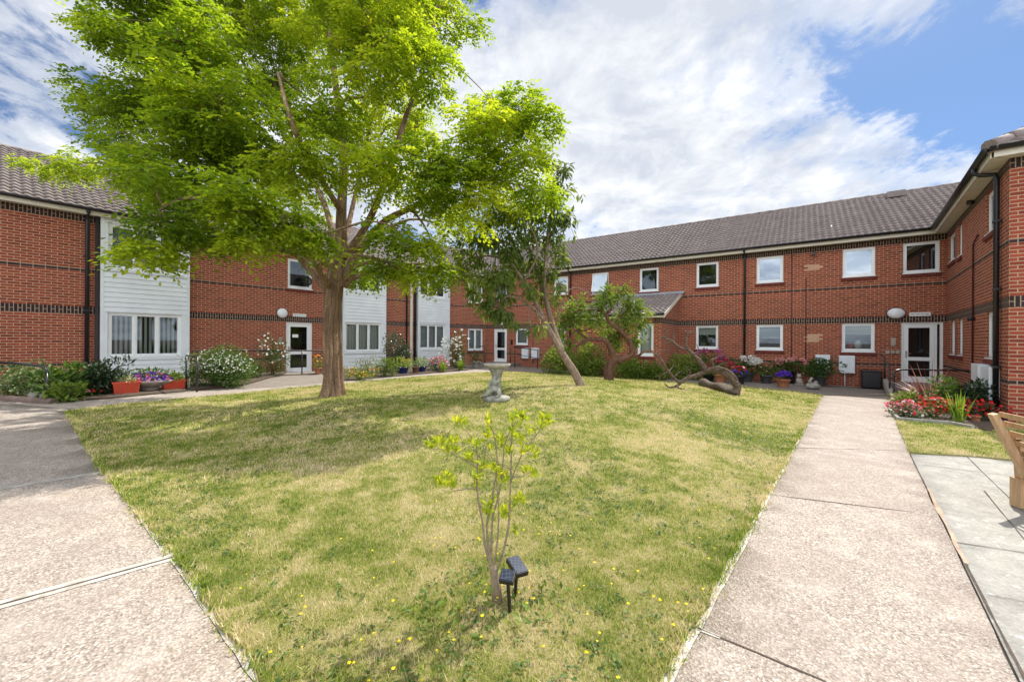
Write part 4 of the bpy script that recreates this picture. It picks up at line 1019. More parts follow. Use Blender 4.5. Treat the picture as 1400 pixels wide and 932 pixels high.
sk += limb(mb, [q2(760, 445), q2(775, 400, -.2), q2(795, 395, -.2), q2(815, 410, -.3)], .022, .006, 6)
sk += limb(mb, [q2(695, 355, -.2), q2(660, 350, -.2), q2(635, 365, -.1)], .03, .01, 6)
lb = [(648, 340, 0, 26), (640, 372, 0, 20), (665, 310, 0, 24), (690, 335, -.3, 30), (672, 370, -.3, 26), (650, 400, 0, 15), (700, 365, .3, 26), (710, 310, .3, 24), (690, 285, 0, 22), (728, 345, .2, 24), (740, 300, .2, 20), (758, 268, .1, 21), (766, 238, .1, 17), (757, 296, .1, 20), (752, 222, .2, 12), (755, 330, .1, 20), (768, 350, .1, 14), (680, 412, -.8, 22), (700, 432, -.8, 16), (690, 395, -.6, 18), (665, 425, -.8, 9), (745, 375, .2, 18), (722, 395, -.6, 14), (726, 448, -.8, 9), (740, 448, -.8, 6), (740, 405, .3, 12), (765, 390, -.2, 10), (776, 300, 0, 9), (630, 345, .2, 14), (757, 408, .3, 10)]
v, f, r = crown(lb, q2, Y2/F, .15, .055, 500, rg2, .9, mb, sk, (.42, .16), 12)
for (u, v_) in ((792, 268), (788, 300), (785, 322)):
    p = np.array(q2(u, v_)); n = 9; P_ = p+rg2.normal(0, .04, (n, 3)); vv, ff = leaves(P_, rg2.normal(0, .4, (n, 3))+[0, 0, -1], .16, .05, .2, rg=rg2); v, f, r = join([(v, f, r), (vv, ff, np.full(n*4, .6))])
    mb.tube([q2(772, v_-6), q2((772+u)/2, v_-16), q2(u, v_)], [.008, .006, .004], 4)
mb.build('trunk', M['bark2'], t2); npobj('crown', v, f, L['cherry'], t2, rnd=r)
# ---------------- gnarled small tree
rg3 = np.random.default_rng(8); b3 = gp(833, 520, lawn_z); Y3 = b3.y; q3 = lambda u, v, dy=0.0: atY(u, v, Y3+dy)
t3 = thing('gnarled_tree', 'low gnarled tree with twisted red-brown limbs and pale green leaves', 'tree', b3)
mb = MB(); sk = []; kn = lambda f, t, p: 1+.12*math.sin(3*t+p.z*9)
sk += limb(mb, [b3-Vector((0, 0, .1)), q3(832, 508), q3(836, 496), q3(845, 490)], .15, .13, 14, kn)
sk += limb(mb, [q3(842, 494), q3(838, 485), q3(834, 475), q3(828, 466), q3(820, 464), q3(806, 464), q3(796, 468), q3(788, 474)], .11, .04, 10, kn)
sk += limb(mb, [q3(843, 493), q3(853, 490), q3(862, 486), q3(864, 478), q3(860, 466), q3(852, 456), q3(842, 447), q3(833, 440), q3(830, 430), q3(836, 422)], .12, .045, 10, kn)
sk += limb(mb, [q3(862, 486), q3(872, 487), q3(878, 482, -.2), q3(888, 479, -.3), q3(897, 484, -.4), q3(896, 495, -.5)], .055, .015, 8)
sk += limb(mb, [q3(806, 464), q3(795, 457), q3(787, 452), q3(780, 460), q3(775, 468)], .05, .018, 8)
sk += limb(mb, [q3(788, 452), q3(800, 452, .2), q3(812, 446, .2)], .03, .012, 6)
sk += limb(mb, [q3(830, 432), q3(818, 424), q3(800, 425), q3(785, 435)], .035, .012, 6)
sk += limb(mb, [q3(840, 445), q3(850, 430), q3(862, 425), q3(872, 430)], .03, .012, 6)
sk += limb(mb, [q3(852, 456), q3(845, 465, .3), q3(848, 478, .3)], .025, .01, 6)
lb = [(780, 440, 0, 12), (792, 428, 0, 13), (778, 425, 0, 9), (806, 436, 0, 14), (818, 420, 0, 15), (832, 410, 0, 14), (845, 402, 0, 12), (848, 425, .2, 16), (862, 415, 0, 14), (866, 438, 0, 12), (858, 450, .3, 14), (840, 458, .5, 14), (822, 446, .3, 13), (875, 425, 0, 10), (845, 474, .5, 14), (868, 462, .3, 10), (790, 450, .3, 10), (775, 470, .2, 10), (858, 398, 0, 7), (830, 396, 0, 8), (880, 445, .2, 9), (886, 428, .2, 6), (764, 452, .2, 8), (770, 436, 0, 9), (792, 412, .2, 9), (800, 470, .5, 10)]
v, f, r = crown(lb, q3, Y3/F, .15, .06, 480, rg3, .1, mb, sk, (.55, .16), 10)
mb.build('trunk', M['bark3'], t3); npobj('crown', v, f, L['pale'], t3, rnd=r)
# ---------------- fallen dead limb and the log
b4 = gp(1008, 541, lawn_z); Y4 = b4.y; q4 = lambda u, v, dy=0.0: atY(u, v, Y4+dy)
mb = MB(); kn = lambda f, t, p: 1+.13*math.sin(3*t+p.x*9)*math.sin(p.x*23)+.07*math.sin(7*t+p.x*31)+.09*math.sin(p.x*41+p.z*17)
limb(mb, [q4(1005, 538), q4(1008, 528), q4(1000, 517), q4(988, 509), q4(975, 506, .1), q4(965, 508, .2), q4(955, 512, .3), q4(940, 517, .3), q4(930, 523, .3)], .105, .04, 20, kn, 8)
limb(mb, [q4(966, 508, .2), q4(958, 495, .2), q4(948, 485, .2), q4(940, 476, .2), q4(938, 466, .2), q4(942, 455, .2), q4(951, 452, .2)], .07, .012, 12, kn, 7)
for tw in ([(948, 485), (955, 478), (952, 470)], [(921, 516), (930, 508), (936, 511)], [(903, 490), (899, 498), (904, 503)], [(940, 517), (944, 508), (938, 503)], [(975, 506), (985, 498), (996, 496)], [(897, 484), (905, 478), (913, 480)], [(914, 508), (906, 512), (900, 519)], [(918, 466), (913, 470), (905, 469)]):
    limb(mb, [q4(a_, b_, .15) for a_, b_ in tw], .02, .006, 6)
limb(mb, [q4(941, 458, .2), q4(937, 453, .2), q4(934, 449, .2)], .025, .01, 6)
limb(mb, [q4(938, 478, .2), q4(928, 474, .1), q4(918, 466, 0), q4(908, 461, 0), q4(899, 461, 0)], .045, .012, 8, kn)
limb(mb, [q4(911, 463), q4(912, 454), q4(906, 448)], .022, .008, 6); limb(mb, [q4(922, 470, .1), q4(921, 460, .2), q4(922, 454, .2)], .02, .008, 6)
limb(mb, [q4(930, 524, .3), q4(921, 516, .2), q4(914, 508, .1), q4(908, 498, 0), q4(903, 490, 0), q4(893, 482, 0), q4(882, 481, 0), q4(874, 484, 0)], .04, .012, 8, kn)
limb(mb, [q4(930, 524, .3), q4(924, 528, .2), q4(914, 529, .1), q4(909, 524, 0)], .04, .012, 8); limb(mb, [q4(924, 527, .2), q4(930, 531, 0), q4(936, 531, -.1)], .03, .01, 6)
limb(mb, [q4(976, 506, .1), q4(974, 498, 0), q4(973, 492, -.1), q4(981, 489, -.1)], .05, .02, 8, kn)
limb(mb, [q4(984, 507), q4(992, 505, -.2), q4(1000, 510, -.3), q4(1008, 519, -.3)], .045, .03, 8, kn); limb(mb, [q4(966, 508), q4(978, 502, -.2), q4(990, 504, -.2)], .04, .03, 8)
limb(mb, [q4(914, 508, .1), q4(920, 500, .3), q4(918, 492, .3)], .018, .006, 6)
tag(mb.build('fallen_branch', M['dead'], None, b4), 'bare dead fallen branch with forked twigs arching over the grass', 'branch')
b5 = gp(975, 532, lawn_z); mb = MB(); a, c = gp(958, 527, lawn_z, .09), gp(1004, 540, lawn_z, .10)
mb.tube([a.lerp(c, i/12)+Vector((0, 0, .03*math.sin(i))) for i in range(13)], [.09, .13, .14, .13, .14, .13, .12, .125, .13, .12, .12, .11, .09], 16, fn=lambda f, t, p: 1+.10*math.sin(3*t+p.x*9)+.06*math.sin(8*t+p.y*11))
tag(mb.build('log', M['log'], None, b5), 'short rough log lying in the grass under the dead branch', 'log')
# ================================================================ bushes and flowers
def bush_data(w_, d_, h_, n, ls, lw, rg, tone=.5, lift=.0, shell=.55, upb=.35):
    """dome of leaves, lumpy outline; local coordinates"""
    nl = 9; cs = [(rg.normal(0, .22)*w_, rg.normal(0, .22)*d_, h_*(.16+.52*rg.random()), .30+.10*rg.random()) for _ in range(nl)]+[(0, 0, h_*.45, .42), (-.2*w_, 0, h_*.25, .3), (.2*w_, 0, h_*.25, .3)]
    out = []
    for (x, y, z, q) in cs:
        k = n//len(cs); d = unit(rg.normal(0, 1, (k, 3))); rr = (shell+(1-shell)*rg.random(k)**.6)[:, None]
        P_ = np.array([x, y, z])+d*rr*np.array([w_*q, d_*q, h_*q*.95]); P_[:, 2] = np.maximum(P_[:, 2], .02+lift)
        D_ = d+np.array([0, 0, upb])+rg.normal(0, .45, (k, 3)); sc = .65+.7*rg.random(k)
        v, f = leaves(P_, D_, ls*sc, lw*sc, .2, rg=rg, curl=.15); out.append((v, f, np.repeat(np.clip(tone+rg.normal(0, .22, k), 0, 1), 4)))
    return join(out)
def put(parent, name, data, mat, base, off=(0, 0, 0)):
    v, f, r = data; me = npmesh(name, v+np.array(off), f, mat, rnd=r); return link(name, me, parent)
def flowers(pos, size, rg, petals=5, up=.6):
    """each flower = a ring of petals"""
    out = []; N = len(pos); ax = unit(rg.normal(0, .5, (N, 3))+[0, -.25, up]); a = unit(np.cross(ax, rg.normal(0, 1, (N, 3)))); b = np.cross(ax, a); r = rg.random(N)
    for k in range(petals):
        t = 2*math.pi*k/petals; d = a*math.cos(t)+b*math.sin(t)+ax*.25; v, f = leaves(pos, d, size*.6, size*.5, .05, up=ax*3, rg=rg); out.append((v, f, np.repeat(np.clip(r+rg.normal(0, .1, N), 0, 1), 4)))
    return join(out)
def stems(mb, n, w_, d_, h_, rg, r=.008):
    for i in range(n):
        a = rg.normal(0, .08, 2)*[w_, d_]; e = rg.normal(0, .28, 2)*[w_, d_]; mb.tube([(a[0], a[1], -.02), (a[0]*.5+e[0]*.5, a[1]*.5+e[1]*.5, h_*.45), (e[0], e[1], h_*.8)], [r, r*.8, r*.4], 5)
def bush(name, label, u0, u1, vb, vt, leaf, ls, lw, n, cat='shrub', group=None, seed=1, depth=None, fl=None, tone=.5, uc=None, surf=gz, base=None, upb=.35):
    """shrub standing on the ground at pixel row vb, as tall as row vt"""
    rg = np.random.default_rng(seed*131+7); uc = (u0+u1)/2
    p = base or gp(uc, vb, surf); sc = p.y/F; w_ = (u1-u0)*sc; h_ = (vb-vt)*sc; d_ = depth or min(w_, .9)
    c = Vector((p.x, p.y, p.z)); 
    if base is None: c = c+Vector((ray(uc, vb)[0], 1, 0)).normalized()*d_*.42
    t = thing(name, label, cat, c, group)
    bd = bush_data(w_, d_, h_, n, ls, lw, rg, tone, upb=upb); put(t, 'foliage', bd, L[leaf], c)
    mb = MB(); stems(mb, 7, w_, d_, h_, rg); mb.build('stem', M['stem'], t, local=True)
    if fl:
        for (pet, m_, size, zmin, spread) in fl:
            d = unit(rg.normal(0, 1, (m_, 3))); d[:, 1] = -np.abs(d[:, 1]) if spread == 'front' else d[:, 1]; d[:, 2] = zmin+(1-zmin)*np.abs(d[:, 2])
            fv = bd[0][2::4]; sc_ = (fv[:, 2]/h_ > (.25+.3*zmin))*1.0*np.exp(2.2*fv[:, 2]/h_)*(np.exp(-3*fv[:, 1]/d_) if spread == 'front' else 1)*np.hypot(fv[:, 0]/w_, fv[:, 1]/d_); sc_ = sc_/sc_.sum()
            P_ = fv[rg.choice(len(fv), m_, p=sc_)]+rg.normal(0, .01, (m_, 3)); put(t, 'flower', flowers(P_, size, rg), L[pet], c)
    return t
B_ = bush
B_('shrub', 'large pale variegated shrub at the far left, behind the low handrail', 12, 66, 546, 492, 'varie', .06, .035, 2600, seed=1, depth=1.1, tone=.42, group='garden shrubs')
B_('leafy_plant', 'broad-leaved green plant just right of the far left handrail post', 62, 110, 545, 497, 'green', .14, .07, 700, 'plant', seed=2, depth=.9, tone=.6)
B_('ground_plant', 'low pale green plant at the foot of the far left bed', 78, 108, 549, 524, 'pale', .10, .06, 500, 'plant', seed=3, depth=.5)
B_('camellia', 'dark glossy bush left of the first red trough', 110, 152, 541, 494, 'darkg', .12, .045, 1500, seed=4, depth=.9, tone=.5)
B_('hebe', 'wide shrub of small white flowers beside the ramp', 257, 336, 530, 470, 'green', .06, .032, 9000, seed=5, depth=1.1, tone=.7, fl=[('white_petal', 520, .04, .3, 'front')])
B_('rose_bush', 'tall narrow rose bush left of the left wing door', 357, 388, 514, 452, 'green', .07, .04, 1100, seed=6, depth=.7, tone=.4, fl=[('white_petal', 45, .08, .0, 'front')])
B_('low_shrub', 'low dark shrub between the white-flowered shrub and the rose bush', 334, 360, 518, 488, 'green', .06, .035, 900, seed=7, depth=.7, tone=.3)
B_('silver_shrub', 'airy silver-grey shrub under the middle white bay', 484, 520, 514, 484, 'grey', .09, .025, 700, seed=8, depth=.8)
B_('flower_clump', 'low clump of orange and yellow flowers right of the large trunk', 470, 512, 520, 501, 'pale', .05, .03, 900, 'plant', seed=9, depth=.5, tone=.4, fl=[('orange_petal', 60, .05, .2, 'front'), ('yellow_petal', 40, .05, .2, 'front')])
B_('leafy_plant', 'green leafy clump between the two right-hand white bays', 514, 540, 515, 486, 'pale', .07, .04, 900, 'plant', seed=10, depth=.6, tone=.3)
B_('climber', 'tall dark ivy-covered column between the two right-hand white bays', 528, 561, 509, 450, 'darkg', .06, .045, 3600, seed=11, depth=.9, tone=.8)
B_('rose_bush', 'bush with pink flowers under the furthest white bay', 582, 611, 507, 485, 'green', .06, .04, 900, seed=12, depth=.6, tone=.45, fl=[('rosepink_petal', 40, .12, .1, 'front'), ('pink_petal', 18, .12, .1, 'front')])
B_('climbing_rose', 'white-flowered climbing rose in the corner beside the furthest white bay', 611, 638, 504, 451, 'green', .07, .04, 1500, seed=13, depth=.7, tone=.35, fl=[('white_petal', 75, .14, -.6, 'front')])
def straps(name, label, u, vb, n, L_, w_, leaf, cat='plant', seed=1, spread=.6, surf=gz, droop=.35, base=None):
    rg = np.random.default_rng(seed+900); p = base or gp(u, vb, surf); t = thing(name, label, cat, p)
    vs = []; fs = []; rs = []
    for i in range(n):
        a = rg.random()*2*math.pi; k = rg.random()**.7*spread; d = np.array([math.cos(a)*k, math.sin(a)*k, 1.0]); d /= np.linalg.norm(d); s = unit(np.cross(d, [0, 0, 1])+rg.normal(0, .1, 3)); l = L_*(.6+.5*rg.random()); o = len(vs); m = 5; tone = rg.random()
        b0 = np.array([rg.normal(0, .03), rg.normal(0, .03), 0])
        for j in range(m+1):
            f = j/m; q = b0+d*l*f+np.array([d[0], d[1], -1.2])*droop*l*f*f*k; ww = w_*(1-f**2.2)*.5+.001; vs += [q-s*ww, q+s*ww]; rs += [tone]*2
        for j in range(m): fs.append((o+2*j, o+2*j+1, o+2*j+3, o+2*j+2))
    o = link('leaf', npmesh('leaf', np.array(vs), np.array(fs), L[leaf], rnd=np.array(rs)), t); return t
straps('day_lily', 'low strap-leaved clump left of the furthest white bay corner, at the path edge', 606, 508, 60, .55, .035, 'strap', seed=1); straps('day_lily', 'strap-leaved clump in front of the white climbing rose', 630, 506, 90, .6, .035, 'strap', seed=2)
B_('shrub', 'green shrub behind the slanting trunk, its left side next to the meter boxes', 738, 790, 512, 470, 'pale', .12, .055, 2000, seed=14, depth=1.4, tone=.6, group='garden shrubs')
B_('shrub', 'leafy green shrub between the slanting trunk and the gnarled tree', 784, 832, 516, 470, 'pale', .12, .055, 2200, seed=15, depth=1.4, tone=.55, group='garden shrubs')
B_('shrub', 'low leafy shrub right of the gnarled trunk, under the lean-to window', 846, 884, 519, 490, 'pale', .12, .055, 1500, seed=16, depth=1.0, tone=.6, group='garden shrubs')
B_('shrub', 'low spreading shrub at the corner of the lean-to', 880, 912, 520, 494, 'pale', .12, .05, 1100, seed=17, depth=.8, tone=.5, group='garden shrubs')
B_('shrub', 'bright pale green shrub behind the bare dead branch', 910, 958, 519, 482, 'pale', .13, .06, 1700, seed=18, depth=1.1, tone=.85, group='garden shrubs')
# ---- pots
M['pblack'] = material('black_pot', col=(.02, .02, .022), rough=.4, var=.3); M['pgrey'] = material('dark_grey_pot', col=(.06, .065, .07), rough=.6, var=.2); M['terra'] = material('terracotta', col=(.42, .17, .08), rough=.8, var=.2)
M['pred'] = material('red_plastic_trough', col=(.62, .075, .03), rough=.45, var=.08); M['pblue'] = material('blue_glazed_pot', col=(.02, .035, .14), rough=.2, var=.3); M['stone'] = material('weathered_stone', col=(.36, .33, .28), rough=.9, var=.3, vscale=14, bump=.8)
M['stoneg'] = material('lichened_stone', col=(.27, .265, .22), rough=.95, var=.45, vscale=9, bump=1); M['pbrown'] = material('brown_pot', col=(.18, .09, .06), rough=.6, var=.2)
def pot(t, r, h, mat, square=False):
    mb = MB(); k = .72
    if square:
        pass
    else:
        mb.lathe((0, 0, 0), [(r*k, 0), (r*.95, h*.86), (r*1.04, h*.87), (r*1.05, h), (r*.93, h), (r*.9, h*.9)], 24, caps=False)
        mb.lathe((0, 0, 0), [(.001, .004), (r*k, .004)], 24, caps=False)
    o = mb.build('pot', M[mat], t, local=True); sm = MB(); sm.lathe((0, 0, 0), [(r*.9, h*.9), (.001, h*.93)], 20, caps=False); sm.build('soil', M['soil'], t, local=True); return o
def potted(name, label, u, vb, rp, vt_pot, mat, pw, vt, leaf, ls, lw, n, fl=None, seed=1, tone=.5, cat='potted plant', group='potted plants', upb=.35):
    rg = np.random.default_rng(seed*17+3); p = gp(u, vb); sc = p.y/F; r = rp*sc; p = p+Vector((ray(u, vb)[0], 1, 0)).normalized()*r
    h = (vb-vt_pot)*sc; t = thing(name, label, cat, p, group); pot(t, r, h, mat); w_ = pw*sc; H_ = (vt_pot-vt)*sc*1.08
    if leaf: put(t, 'foliage', bush_data(w_, w_*.8, H_, n, ls, lw, rg, tone, upb=upb), L[leaf], p, (0, 0, h*.93))
    mb = MB(); 
    for i in range(6): a = rg.normal(0, .22, 2)*w_; mb.tube([(a[0]*.1, a[1]*.1, h*.9), (a[0], a[1], h+H_*.6)], [.006, .003], 5)
    mb.build('stem', M['stem'], t, local=True)
    for (pet, m_, size, zmin, head) in (fl or []):
        d = unit(rg.normal(0, 1, (m_, 3))); d[:, 1] = -np.abs(d[:, 1])*.9; d[:, 2] = zmin+(1-zmin)*np.abs(d[:, 2]); C_ = d*np.array([w_*.5, w_*.42, H_*.5])+[0, 0, h+H_*.5]
        if head:   # rounded flower heads, each one a part
            for c_ in C_:
                hd = unit(rg.normal(0, 1, (26, 3)))*head; hd[:, 2] *= .7; put(t, 'flower_head', flowers(c_+hd, size, rg, 4), L[pet], p)
            continue
        else: data = flowers(C_, size, rg)
        put(t, 'flower', data, L[pet], p)
    return t
potted('potted_hydrangea', 'tall potted hydrangea with mauve-pink flower heads behind the bare dead branch', 969, 521, 8, 511, 'pblack', 36, 477, 'green', .10, .06, 500, [('mauve_petal', 7, .06, .1, .13)], 1)
potted('potted_hydrangea', 'potted plant with crimson flower heads just behind the top of the arching dead branch', 984, 523, 8, 512, 'terra', 34, 492, 'green', .09, .05, 300, [('crimson_petal', 9, .05, .1, .10)], 2)
potted('potted_hydrangea', 'white-flowered potted hydrangea left of the drainpipe', 1021, 522, 9, 510, 'pgrey', 36, 489, 'green', .10, .06, 500, [('white_petal', 14, .06, .0, .10)], 3)
potted('potted_geranium', 'red and purple bedding flowers in a small black pot, in front of the white hydrangea', 1010, 525, 8.5, 514, 'pblack', 22, 502, 'green', .05, .03, 200, [('red_petal', 26, .08, .1, 0), ('purple_petal', 30, .07, -.6, 0), ('white_petal', 4, .08, .6, 0)], 4)
potted('potted_plant', 'green leafy plant in a dark grey pot under the grey-blind window', 1048, 524, 8, 513, 'pgrey', 22, 500, 'green', .09, .05, 350, [('rosepink_petal', 6, .06, -.2, 0)], 5)
potted('potted_hydrangea', 'wide pale pink hydrangea in a black pot right of the thin red pipe', 1079, 524, 8, 506, 'pblack', 42, 490, 'green', .10, .06, 500, [('rosepink_petal', 18, .06, .0, .075)], 6)
potted('potted_petunia', 'bright purple petunias heaped in a terracotta bowl', 1070.5, 529.5, 8.6, 519, 'terra', 21, 508.5, 'green', .05, .03, 150, [('purple_petal', 130, .07, -.2, 0)], 7)
potted('potted_shrub', 'dense green potted shrub in front of the left meter box', 1121, 528, 7.5, 513, 'pgrey', 38, 488, 'green', .09, .06, 1000, None, 8, tone=.35)
potted('potted_plant', 'small orange-flowered plant in a terracotta pot beside the left wing door', 435, 511, 5, 503, 'terra', 14, 487, 'pale', .07, .04, 160, [('orange_petal', 18, .08, .0, 0)], 9)
potted('potted_plant', 'yellowish plant in a blue glazed pot before the ivy column', 551, 511, 7.5, 502.5, 'pblue', 22, 489, 'pale', .08, .05, 260, [('orange_petal', 8, .05, .2, 0)], 10, .8)
potted('potted_plant', 'small plant in a brown pot between two blue pots', 568.5, 510, 5.2, 501.5, 'pbrown', 17, 489, 'varie', .08, .04, 180, None, 11)
potted('potted_plant', 'leafy plant in a blue glazed pot right of the brown pot', 577, 508.5, 6, 501, 'pblue', 17, 489, 'pale', .08, .04, 200, None, 12)
potted('potted_plant', 'spindly green plant in a stone pot under the two-light window in the far corner', 650.5, 502.5, 6, 494, 'stone', 20, 476, 'green', .09, .05, 240, None, 13)
def trough(u0, u1, vb, vt, label, leaf, top, n, seed):
    p = gp((u0+u1)/2, vb); sc = p.y/F; w_ = (u1-u0)*sc*1.02; h = (vb-vt)*sc; d = A.t; p = p+(-A.n)*.02; t = thing('red_trough', label, 'planter', p, 'red planters below the left white bay')
    mb = MB(); q = [];
    for z, k in ((0, .86), (h*.82, .98), (h*.83, 1.06), (h, 1.06), (h, .95), (h*.8, .92)):
        for sx, sy in ((-1, -1), (1, -1), (1, 1), (-1, 1)): q.append(A.t*(sx*w_*.62*k)+A.n*(sy*.13*k)+Vector((0, 0, z)))
    fs = [(4*i+j, 4*i+(j+1) % 4, 4*i+4+(j+1) % 4, 4*i+4+j) for i in range(5) for j in range(4)]+[(3, 2, 1, 0), (20, 21, 22, 23)]
    mb.add(q, fs); mb.build('pot', M['pred'], t, local=True, bevel=.006)
    rb = MB()
    for i in range(9): x = (-.8+1.6*i/8)*w_*.56; rb.bar(A.t*x+A.n*.122+Vector((0, 0, .01)), A.t*x+A.n*.137+Vector((0, 0, h*.8)), .012, .012)
    rb.build('rib', M['pred'], t, local=True)
    rg = np.random.default_rng(seed); v, f, r = bush_data(w_*1.0, .26, top*sc, n, .08, .04, rg, .7); put(t, 'foliage', (v, f, r), L[leaf], p, (0, 0, h*.9)); return t
trough(161, 183, 537.5, 521, 'left one of the two red troughs, with low pale sprouting plants', 'varie', 9, 160, 31)
trough(227.5, 248, 531.5, 519, 'right one of the two red troughs, with fresh lettuce-green leaves', 'pale', 13, 260, 32)
# stone scallop planter
p = gp(207, 533.5)-A.n*.16; sc = p.y/F; t = thing('stone_planter', 'low stone bowl planter overflowing with purple and pink petunias', 'planter', p)
mb = MB(); mb.lathe((0, 0, 0), [(.20, 0), (.16, .05), (.2, .08), (.40, .19), (.44, .25), (.40, .25), (.36, .2)], 36, caps=False, fn=lambda i, t_: (1+.05*math.sin(9*t_))*(1 if i < 3 else 1.1)); mb.build('bowl', M['stone'], t, local=True)
rg = np.random.default_rng(77); put(t, 'foliage', bush_data(.8, .55, .35, 420, .08, .04, rg, .6), L['green'], p, (0, 0, .2))
d = unit(rg.normal(0, 1, (150, 3))); d[:, 2] = np.abs(d[:, 2])*.9-.25; P_ = d*[.46, .38, .2]+[0, 0, .30]; k = rg.random(150) < .55
put(t, 'flower', flowers(P_[k], .085, rg), L['purple_petal'], p); put(t, 'flower', flowers(P_[~k], .085, rg), L['pink_petal'], p)
p = gp(186, 536.5); mb = MB(); mb.ball((p.x, p.y, p.z+.05), .05, .05, .06, 14); mb.ball((p.x, p.y, p.z+.14), .04, .04, .045, 14); mb.ball((p.x-.025, p.y, p.z+.185), .014, .01, .025, 8); mb.ball((p.x+.025, p.y, p.z+.185), .014, .01, .025, 8)
tag(mb.build('garden_ornament', M['upvc'], None, p), 'small white animal-shaped ornament against the stone planter', 'ornament')
for (u, v_, col, lab, sd) in ((112, 542, 'pink_petal', 'tiny pink bedding flowers at the foot of the dark bush', 3), (127, 541, 'red_petal', 'tiny red bedding flowers at the foot of the dark bush', 4)):
    p = gp(u, v_); rg = np.random.default_rng(sd); t = thing('bedding_flower', lab, 'flower', p, 'bedding flowers')
    put(t, 'foliage', bush_data(.3, .2, .14, 120, .05, .03, rg), L['green'], p); put(t, 'flower', flowers(rg.normal(0, 1, (22, 3))*[.09, .06, .015]+[0, 0, .12], .05, rg), L[col], p)
p = gp(48, 545); mb = MB(); mb.ball((p.x, p.y, p.z+.07), .16, .1, .09, 10, 0, .12); mb.ball((p.x+.16, p.y, p.z+.05), .09, .07, .06, 10, 0, .1); tag(mb.build('garden_stone', M['stone'], None, p), 'pale rounded stones at the foot of the variegated shrub', 'stone')
# stone ornaments by the pots
p = gp(1092.5, 526.5); mb = MB(); mb.box(p.x-.11, p.x+.11, p.y-.09, p.y+.09, p.z, p.z+.06); mb.ball((p.x, p.y, p.z+.16), .10, .09, .13, 14, 0, .08); mb.ball((p.x-.02, p.y-.03, p.z+.33), .075, .07, .075, 14, 0, .05); mb.ball((p.x-.06, p.y-.02, p.z+.40), .02, .015, .035, 8); mb.ball((p.x+.03, p.y-.02, p.z+.40), .02, .015, .035, 8); mb.ball((p.x+.05, p.y-.08, p.z+.10), .03, .03, .08, 8)
tag(mb.build('stone_ornament', M['stone'], None, p), 'pale stone sitting animal ornament right of the black pot', 'ornament')
p = gp(1111, 531.5); mb = MB(); mb.lathe(p, [(.13, 0), (.19, .03), (.21, .1), (.17, .17), (.10, .2)], 24, fn=lambda i, t_: 1+.06*math.sin(7*t_)); mb.tube([(p.x-.08, p.y, p.z+.15), (p.x-.1, p.y, p.z+.26), (p.x-.03, p.y, p.z+.36), (p.x+.03, p.y, p.z+.34)], [.07, .05, .04, .025], 10); mb.ball((p.x+.1, p.y, p.z+.2), .08, .05, .07, 10, 0, .1)
tag(mb.build('stone_ornament', M['stoneg'], None, p), 'grey stone bird-shaped ornament in front of the dense potted shrub', 'ornament')
# ---- right flower bed
RB = lambda u, v: gp(u, v)
straps('cordyline', 'spiky purple-leaved plant in the bed before the entrance door', 1272, 556, 90, 1.15, .055, 'purple', 'plant', 5, 1.7, droop=.25)
straps('cordyline', 'small deep red spiky plant right of the purple one', 1288, 553, 34, .75, .04, 'purple', 'plant', 6, 1.1, droop=.2)
B_('leafy_plant', 'dark green leafy shrub in the right-hand bed', 1284, 1326, 566, 517, 'green', .10, .055, 900, 'plant', seed=21, depth=.5, tone=.5)
B_('leafy_plant', 'very dark broad-leaved shrub against the right wing wall', 1314, 1356, 570, 522, 'darkg', .11, .06, 800, 'plant', seed=22, depth=.5, tone=.6)
straps('iris', 'upright bright green sword leaves at the front of the right-hand bed', 1309, 577, 34, .62, .035, 'strap', seed=7, spread=.45, droop=.15)
B_('leafy_plant', 'pale green plant at the back left corner of the right-hand bed', 1226, 1262, 556, 530, 'pale', .09, .045, 420, 'plant', seed=23, depth=.4, tone=.6)
B_('begonia_clump', 'red and white bedding flowers at the left front of the right-hand bed', 1223, 1254, 572, 548, 'green', .05, .03, 420, 'flowers', seed=24, depth=.45, fl=[('pink_petal', 90, .05, .1, 'all'), ('white_petal', 45, .05, .1, 'all'), ('red_petal', 60, .05, .1, 'all')], group='flower clumps')
B_('begonia_clump', 'scarlet and pink bedding flowers in the middle front of the right-hand bed', 1252, 1300, 574, 546, 'green', .05, .03, 550, 'flowers', seed=25, depth=.5, fl=[('red_petal', 150, .055, .15, 'all'), ('rosepink_petal', 60, .05, .1, 'all')], group='flower clumps')
B_('geranium', 'bright red geranium under the tall meter boxes', 1325, 1356, 577, 545, 'darkg', .06, .05, 300, 'flowers', seed=26, depth=.35, fl=[('red_petal', 130, .05, .2, 'all')], group='flower clumps')
B_('leafy_plant', 'small grey-green clump among the red bedding flowers', 1238, 1254, 573, 557, 'grey', .05, .025, 200, 'plant', seed=27, depth=.3)
p = gp(1333, 577); t = thing('terracotta_pot', 'terracotta pot beneath the red geranium', 'pot', p); pot(t, .085, .13, 'terra')
mb = MB()   # edging stones
eg = pts([(1220, 548), (1216, 562), (1228, 575), (1262, 578), (1300, 581), (1330, 587)]); 
for a, b in zip(eg[:-1], eg[1:]):
    z = float(gz(a.x, a.y)); mb.bar((a.x, a.y, z+.03), (b.x, b.y, float(gz(b.x, b.y))+.03), .05, .08)
tag(mb.build('bed_edging', M['stoneg'], None, (eg[2].x, eg[2].y, 0)), 'low grey edging round the front of the right-hand flower bed', 'edging')
